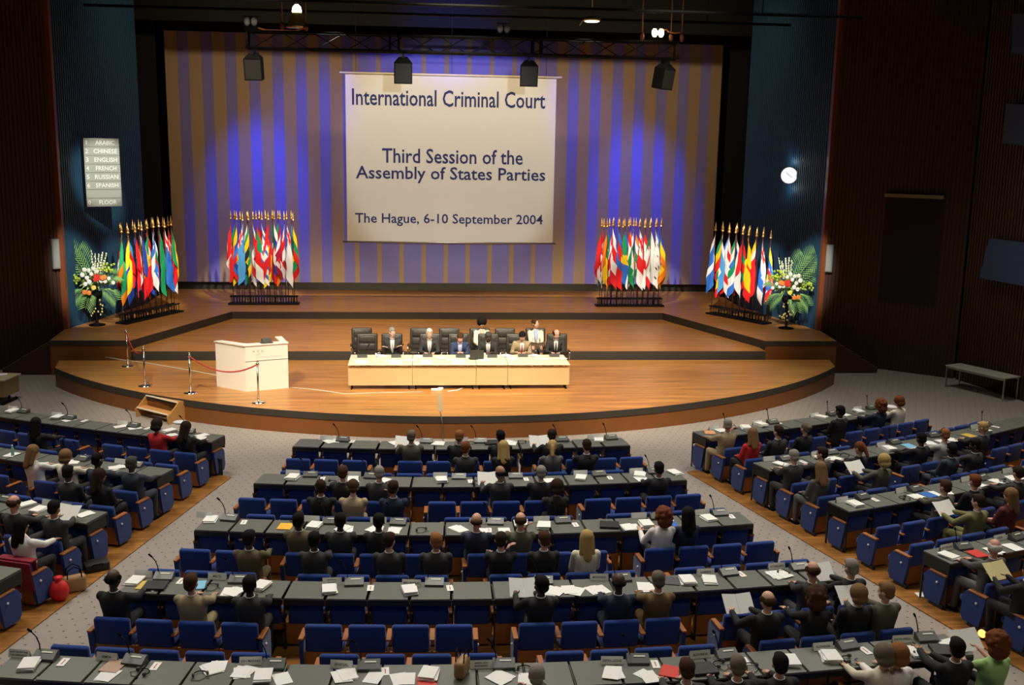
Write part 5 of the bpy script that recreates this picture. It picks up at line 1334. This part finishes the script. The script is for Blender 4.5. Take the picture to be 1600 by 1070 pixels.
    if pose in ('read', 'readl'):
        c_ = (wr[0][4]+wr[1][4])/2+Vector((0, .03, .03)); mbp = MB()
        for s in (-1, 1):
            mbp.box(c_+Vector((s*.105, 0, .02)), (.21, .29, .004), rotx(R(42)) @ roty(R(-s*10)))
        t = mbp.build('held_papers', m_paper if not spec.get('ypaper') else mat('yellow_paper', (.72, .64, .32), .8)); t.matrix_world = M0
        tag(t, '%s papers held open by the %s' % ('yellow' if spec.get('ypaper') else 'white', spec['short']), 'papers')
    if pose == 'write' and spec.get('pen'):
        c_ = wr[1][4]; t = MB().tube([c_+Vector((-.01, .03, -.02)), c_+Vector((.03, -.04, .1))], .006, 6).build('pen', m_navyink, None, True); t.matrix_world = M0; tag(t, 'pen held by the %s' % spec['short'], 'pen')
    return root

def flush_jobs():
    tmp = []
    for mb, fing, nm, m_, root, vx, it in JOBS:
        o = bpy.data.objects.new('tmp', mb.mesh('tmp')); C.objects.link(o)
        md = o.modifiers.new('r', 'REMESH'); md.mode = 'VOXEL'; md.voxel_size = vx; md.adaptivity = 0
        ms = o.modifiers.new('s', 'SMOOTH'); ms.factor = .5; ms.iterations = it*2
        tmp.append(o)
    bpy.context.view_layer.update(); dg = bpy.context.evaluated_depsgraph_get()
    for o, (mb, fing, nm, m_, root, vx, it) in zip(tmp, JOBS):
        me = bpy.data.meshes.new_from_object(o.evaluated_get(dg)); me.name = nm; me.materials.clear()
        if fing:
            bm = bmesh.new(); bm.from_mesh(me); fm_ = fing.mesh('f'); bm.from_mesh(fm_); bm.to_mesh(me); bm.free(); bpy.data.meshes.remove(fm_)
        link(nm, me, m_, root, True)
    for o in tmp:
        d = o.data; bpy.data.objects.remove(o); bpy.data.meshes.remove(d)
    JOBS.clear()

SPAN = .50
def head_at(a, hp, k):
    return (k*(math.sin(a)*SPAN+math.sin(a*.5+hp*.4)*.185), k*(.56+math.cos(a)*SPAN+math.cos(a*.5+hp*.4)*.185))
def seat_person(blk, rk, px, py, spec, k=1.06):
    best = None; hp = spec.get('hp', R(12)); lo, hi = (-7, 7) if blk == 'C' else (.15, 11)
    for i in range(281):
        s = lo+(hi-lo)*i/280
        x0, y0, h = rowpos(blk, rk, s, .27)
        if abs(proj((x0, y0, 1.2))[0]-px) > 25: continue
        for j in range(-2, 15):
            a = R(3*j); f_, z = head_at(a, hp, k)
            for fw_ in (0, .1):
                x1, y1 = x0-math.sin(h)*fw_, y0+math.cos(h)*fw_
                q = proj((x1-f_*math.sin(h), y1+f_*math.cos(h), z)); e = (q[0]-px)**2+(q[1]-py)**2+(j-2)**2*.5+fw_*30
                if best is None or e < best[0]: best = (e, s, a, x1, y1, h, q)
    if best is None: print('NOPLACE', blk, rk, px, py); return
    if abs(best[6][1]-py) > 6: print('RES', blk, rk, px, py, 'got', [round(v_) for v_ in best[6]], 'lean', round(math.degrees(best[2])))
    e, s, a, x, y, h, q = best
    turn = spec.get('turn', 0)
    person((x, y, .0), h+turn, a, spec, k)
    if rk == 'Y5':
        seats_extra.append((blk, rk, s))
seats_extra = []

# description | row | x y | hair hc top skin pose flags
PEOPLE = '''C Y1 644 702|man reading, olive grey suit, short greying hair|short gbrown ogrey l readl
C Y1 719 700|reddish brown haired person in dark jacket|short ginger black l desk
C Z1 728 712|man with red brown hair and dark suit|short auburn dgrey l desk
C Y1 781 698|dark haired person in black suit|short black black m desk
C Z1 787 720|woman with wavy blond hair in black|longcurl blond black l desk F
C Y1 863 693|brown haired man reading in dark suit|short dbrown black l readl
C Z1 863 713|fair haired woman in grey suit|tail blond grey l desk F
C Z1 916 709|dark haired man in black suit|short dbrown black l desk
C Y2 783 751|balding man in dark suit leaning left|bald black dgrey m readl
C Y2 847 754|grey haired man wearing headphones|headset grey black l desk
C Y2 1029 745|black haired man in black suit|short black black m desk
C Y2 535 757|brown haired man in dark jacket|short brown black l desk
C Y2 592 758|white haired man in grey suit|short grey dgrey l desk
C Z2 499 773|dark brown haired man in black|short dbrown black m desk
C Z2 553 775|brown haired person in beige jacket with headphones|headset brown beige l desk
C Z2 616 780|dark haired man holding hand to ear|short dbrown navy m chin
C Z2 872 782|dark brown haired person in black top|bob dbrown black m desk F
C Y3 466 835|black haired man in olive suit|short black olive d chin
C Y3 531 838|black haired person in charcoal jacket|short black dgrey d desk
C Y3 594 833|man with black hair in black suit|short black black d desk
C Y3 745 835|bald pink headed man in dark suit|bald brown navy r write
C Y3 814 834|balding man in olive jacket, hand raised|fringe brown ogrey r chinr
C Y3 1035 829|woman with curly auburn hair in white top|curly auburn white l side F
C Y3 1073 809|woman with long black hair in dark top|long black navy m write F
C Z3 388 854|man in olive green suit leaning right|short black olive d chin
C Z3 489 872|black haired man in dark grey suit|short black dgrey d desk
C Z3 607 869|brown haired man in dark suit|short dbrown dgrey l lap
C Z3 680 859|ginger haired man in dark suit|short ginger dgrey r lap
C Z3 781 866|dark haired man holding hand to face|short dbrown black l chinr
C Z3 852 858|brown haired person in black jacket|short brown black l lap
C Z3 918 862|woman with long blond hair in cream top|long blond cream l lap F
C Y4 178 926|bald man in black suit, hand at cheek|fringe black black d chin
C Y4 298 925|brown haired man in beige suit|short brown khaki l desk
C Y4 387 936|black haired man in dark suit at the group end|short black dgrey d desk
C Y4 846 938|black haired man in black suit leaning left|short black black d readl
C Y4 965 931|dark bald man in navy suit|bald black navy d desk
C Y4 1030 914|greying man in brown jacket rising from his seat|short gbrown brown l desk
C Y4 1272 914|balding man in dark suit with clasped hands|fringe brown dgrey r clasp
C Y4 1330 909|grey haired man with glasses reading a sheet|short grey black l readl G
C Z4 1202 961|balding man reading an open white folder|fringe brown black l readl
C Z4 1279 961|woman with brown curls in black vest|curly brown black l chinr F
C Z4 1341 948|fair haired person in black suit|bob lbrown black l lap
C Z4 1386 934|man in grey green suit looking down left|short lbrown ogrey l readl
C Y5 841 1064|grey haired head at the picture bottom|short grey dgrey l desk
C Y5 1074 1065|brown haired head at the picture bottom|short brown dgrey l desk
C Y5 1153 1062|grey brown haired head at the picture bottom|short gbrown black l desk
C Y5 1223 1060|black haired head at the picture bottom|short black black l desk
C Y5 1380 1052|woman with streaked brown hair in cream|bob gbrown cream l chinr F
C Y5 1405 1033|orange brown haired person in white top|bob ginger white l desk F
C Y5 1500 1046|black haired man in dark suit with raised hands|short black black m raise
C Y5 1561 1028|woman with big auburn curls in light green dress|curly auburn lgreen r read F B
L Y1 243 685|woman with dark hair in red top|bob dbrown red m desk F
L Y1 288 688|woman with long brown hair in black|long dbrown black l desk F
L Z1 51 703|black haired person in black|long black black d desk F
L Y2 50 731|woman with brown hair in white top|long lbrown white l desk F
L Y2 101 730|woman with light brown hair in cream top|bob lbrown cream l desk F
L Y2 152 730|black haired man in blue grey suit with headphones|headset black bgrey d desk
L Y2 203 740|man in blue grey suit reading a sheet|short dgrey0 bgrey d chin
L Z2 106 755|black haired man in dark green grey suit|short black dgrey d lap
L Z2 154 767|long dark haired woman in black|long dbrown black m lap F
L Y3 20 808|balding reddish man in dark suit|fringe brown dgrey r desk
L Y3 85 804|black haired man in charcoal suit holding papers|short black dgrey m readl
L Z3 30 846|woman with long black hair in white blouse|long black white m chin F
R Y1 1139 679|grey haired man in light olive jacket, hand at cheek|short grey khaki r chinr
R Z1 1178 701|woman with long blond hair in red sweater|long lbrown red l lap F
R Z1 1217 688|dark haired man in dark suit|short dbrown dgrey l lap
R Z1 1261 686|woman with pinned up hair in black|bun gbrown black l lap F
R Y1 1315 657|black haired person in black jacket|short black black d lap
R Y1 1377 640|auburn haired woman in dark top|curly auburn navy l desk F
R Y1 1404 629|auburn haired woman in cream jacket|bob auburn cream l desk F
R Y2 1240 713|grey haired man in dark suit holding a pen|short grey dgrey l write P
R Y2 1286 722|dark haired man in dark suit, face turned left|short dbrown dgrey l desk
R Z2 1284 741|woman with brown hair in grey suit|long lbrown grey l lap F
R Y2 1345 718|woman with auburn ponytail in black|tail auburn black l desk F
R Z2 1384 737|woman with bright blond bob in dark top|bob blond ogrey l readl F
R Y2 1441 701|black haired man in black leaning on the desk|short black black d desk
R Y2 1480 701|bald man with headphones in light grey top|headset ginger lgrey r desk
R Z2 1489 718|black haired man with headphones and dark suit|headset black bgrey d lap
R Z2 1527 716|black haired man in dark suit leaning left|short black dgrey d chinr
R Y2 1539 685|blond man in dark jacket holding a red pen|short blond dgrey l write
R Y3 1481 785|brown haired man in dark olive suit|short brown ogrey l clasp
R Y3 1528 779|red brown haired man in black suit|short auburn black r lap
R Y3 1597 768|man in dark suit reaching over the desk|short dbrown dgrey r write
R Z3 1532 807|brown haired man in olive green suit|short dbrown green l readl
R Z3 1584 807|woman with long curly light hair in maroon|longcurl lbrown maroon l lap F
R Y4 1558 883|bald grey haired man in grey suit|fringe white grey r write
R Z4 1604 915|person in black at the right edge holding yellow paper|short dbrown black r read Y'''
import re as _re
HAIRC['dgrey0'] = (.06, .058, .055)
for line in PEOPLE.split('\n'):
    a_, desc, c_ = line.split('|'); blk, rk, px, py = a_.split(); fl = c_.split()
    rn = random.Random(line)
    place = {'Y': '%s %s desks', 'Z': 'second seats behind %s %s desks'}[rk[0]] % (NAMES[rk[1]], BL[blk])
    lab = '%s, %s' % (desc, place)
    words = lab.split()
    if len(words) > 16: lab = ' '.join(desc.split()[:16-len(place.split())])+', '+place
    sp = dict(label=lab, short=desc.split(',')[0] if len(desc.split(',')[0].split()) <= 9 else ' '.join(desc.split()[:8]), hair=fl[0], hc=fl[1], top=fl[2], skin=fl[3], pose=fl[4], fem='F' in fl[5:], glasses='G' in fl[5:], bare='B' in fl[5:], pen='P' in fl[5:], ypaper='Y' in fl[5:],
              hy=rn.uniform(-.35, .35), hp=R(rn.uniform(6, 20)))
    if 'left' in desc: sp['hy'] = .6
    if 'right' in desc and 'bright' not in desc: sp['hy'] = -.5
    if fl[4] == 'chin': sp['hy'] = -.25
    seat_person(blk, rk, int(px), int(py), sp)

# on the stage
def stage_person(px, py, Y, spec, hipz=0.0, k=1.12):
    """head seen at px, py; hips on the chair row at depth Y, facing the hall"""
    hp = spec.get('hp', R(12)); best = None
    for j in range(-2, 16):
        a = R(3*j); f_, z = head_at(a, hp, k)
        q = V(px, py, Y-f_); e = abs(q.z-(Z1+z+hipz))
        if best is None or e < best[0]: best = (e, a, q.x)
    print('stage', px, 'res', round(best[0], 2), 'lean', round(math.degrees(best[1])))
    person((best[2], Y, Z1+hipz), PI+spec.get('turn', 0), best[1], spec, k)
SP = lambda **kw: {**dict(dh=TH-Z1), **kw}
FY = FRONT-.06
stage_person(613, 519, FY, SP(label='person with grey hair and dark grey suit, arms crossed, left of the head table', short='grey haired man', hair='short', hc='grey', top='dgrey', skin='l', pose='cross', hy=.45, hp=R(4), shirt='white', tie='grey'))
stage_person(671, 521, FY, SP(label='person with silver hair, dark suit and pale tie at the head table', short='silver haired man', hair='short', hc='white', top='dgrey', skin='l', pose='desk', hy=.1, hp=R(6), shirt='white', tie='grey'))
stage_person(719, 527, FY, SP(label='person in navy suit and blue shirt leaning forward at the head table', short='man in navy', hair='short', hc='brown', top='bluesuit', skin='r', pose='clasp', hy=0, hp=R(22), shirt='lav'))
stage_person(763, 526, FY, SP(label='person in dark suit with glasses sitting behind the black laptop', short='man behind the laptop', hair='short', hc='dgrey0', top='dgrey', skin='d', pose='write', hy=0, hp=R(16), shirt='white', tie='grey', glasses=True))
stage_person(816, 526, FY, SP(label='person in khaki suit with red tie writing at the head table', short='man in khaki', hair='short', hc='black', top='khaki', skin='r', pose='write', hy=-.1, hp=R(30), shirt='white', tie='red'))
stage_person(869, 522, FY, SP(label='balding person in dark suit writing at the right end of the head table', short='balding man', hair='fringe', hc='dbrown', top='dgrey', skin='l', pose='write', hy=.3, hp=R(26), shirt='white', tie='dark'))
stage_person(753, 504, BACK-.06, SP(label='person with dark curly hair in cream jacket seated behind the head table', short='woman with curly hair', hair='afro', hc='black', top='cream', skin='m', pose='lap', hy=.1, hp=R(22), fem=True, shirt='skin'), .03)
stage_person(837, 501, BACK-.06, SP(label='person in beige jacket holding papers, seated behind the khaki suited man', short='woman in beige jacket', hair='bun', hc='brown', top='cream', skin='l', pose='read', hy=.5, hp=R(8), fem=True, shirt='blue', skirt=True, leg='grey', dh=.62), .03)
for q in seats_extra:
    x, y, h = rowpos(*q)
flush_jobs()
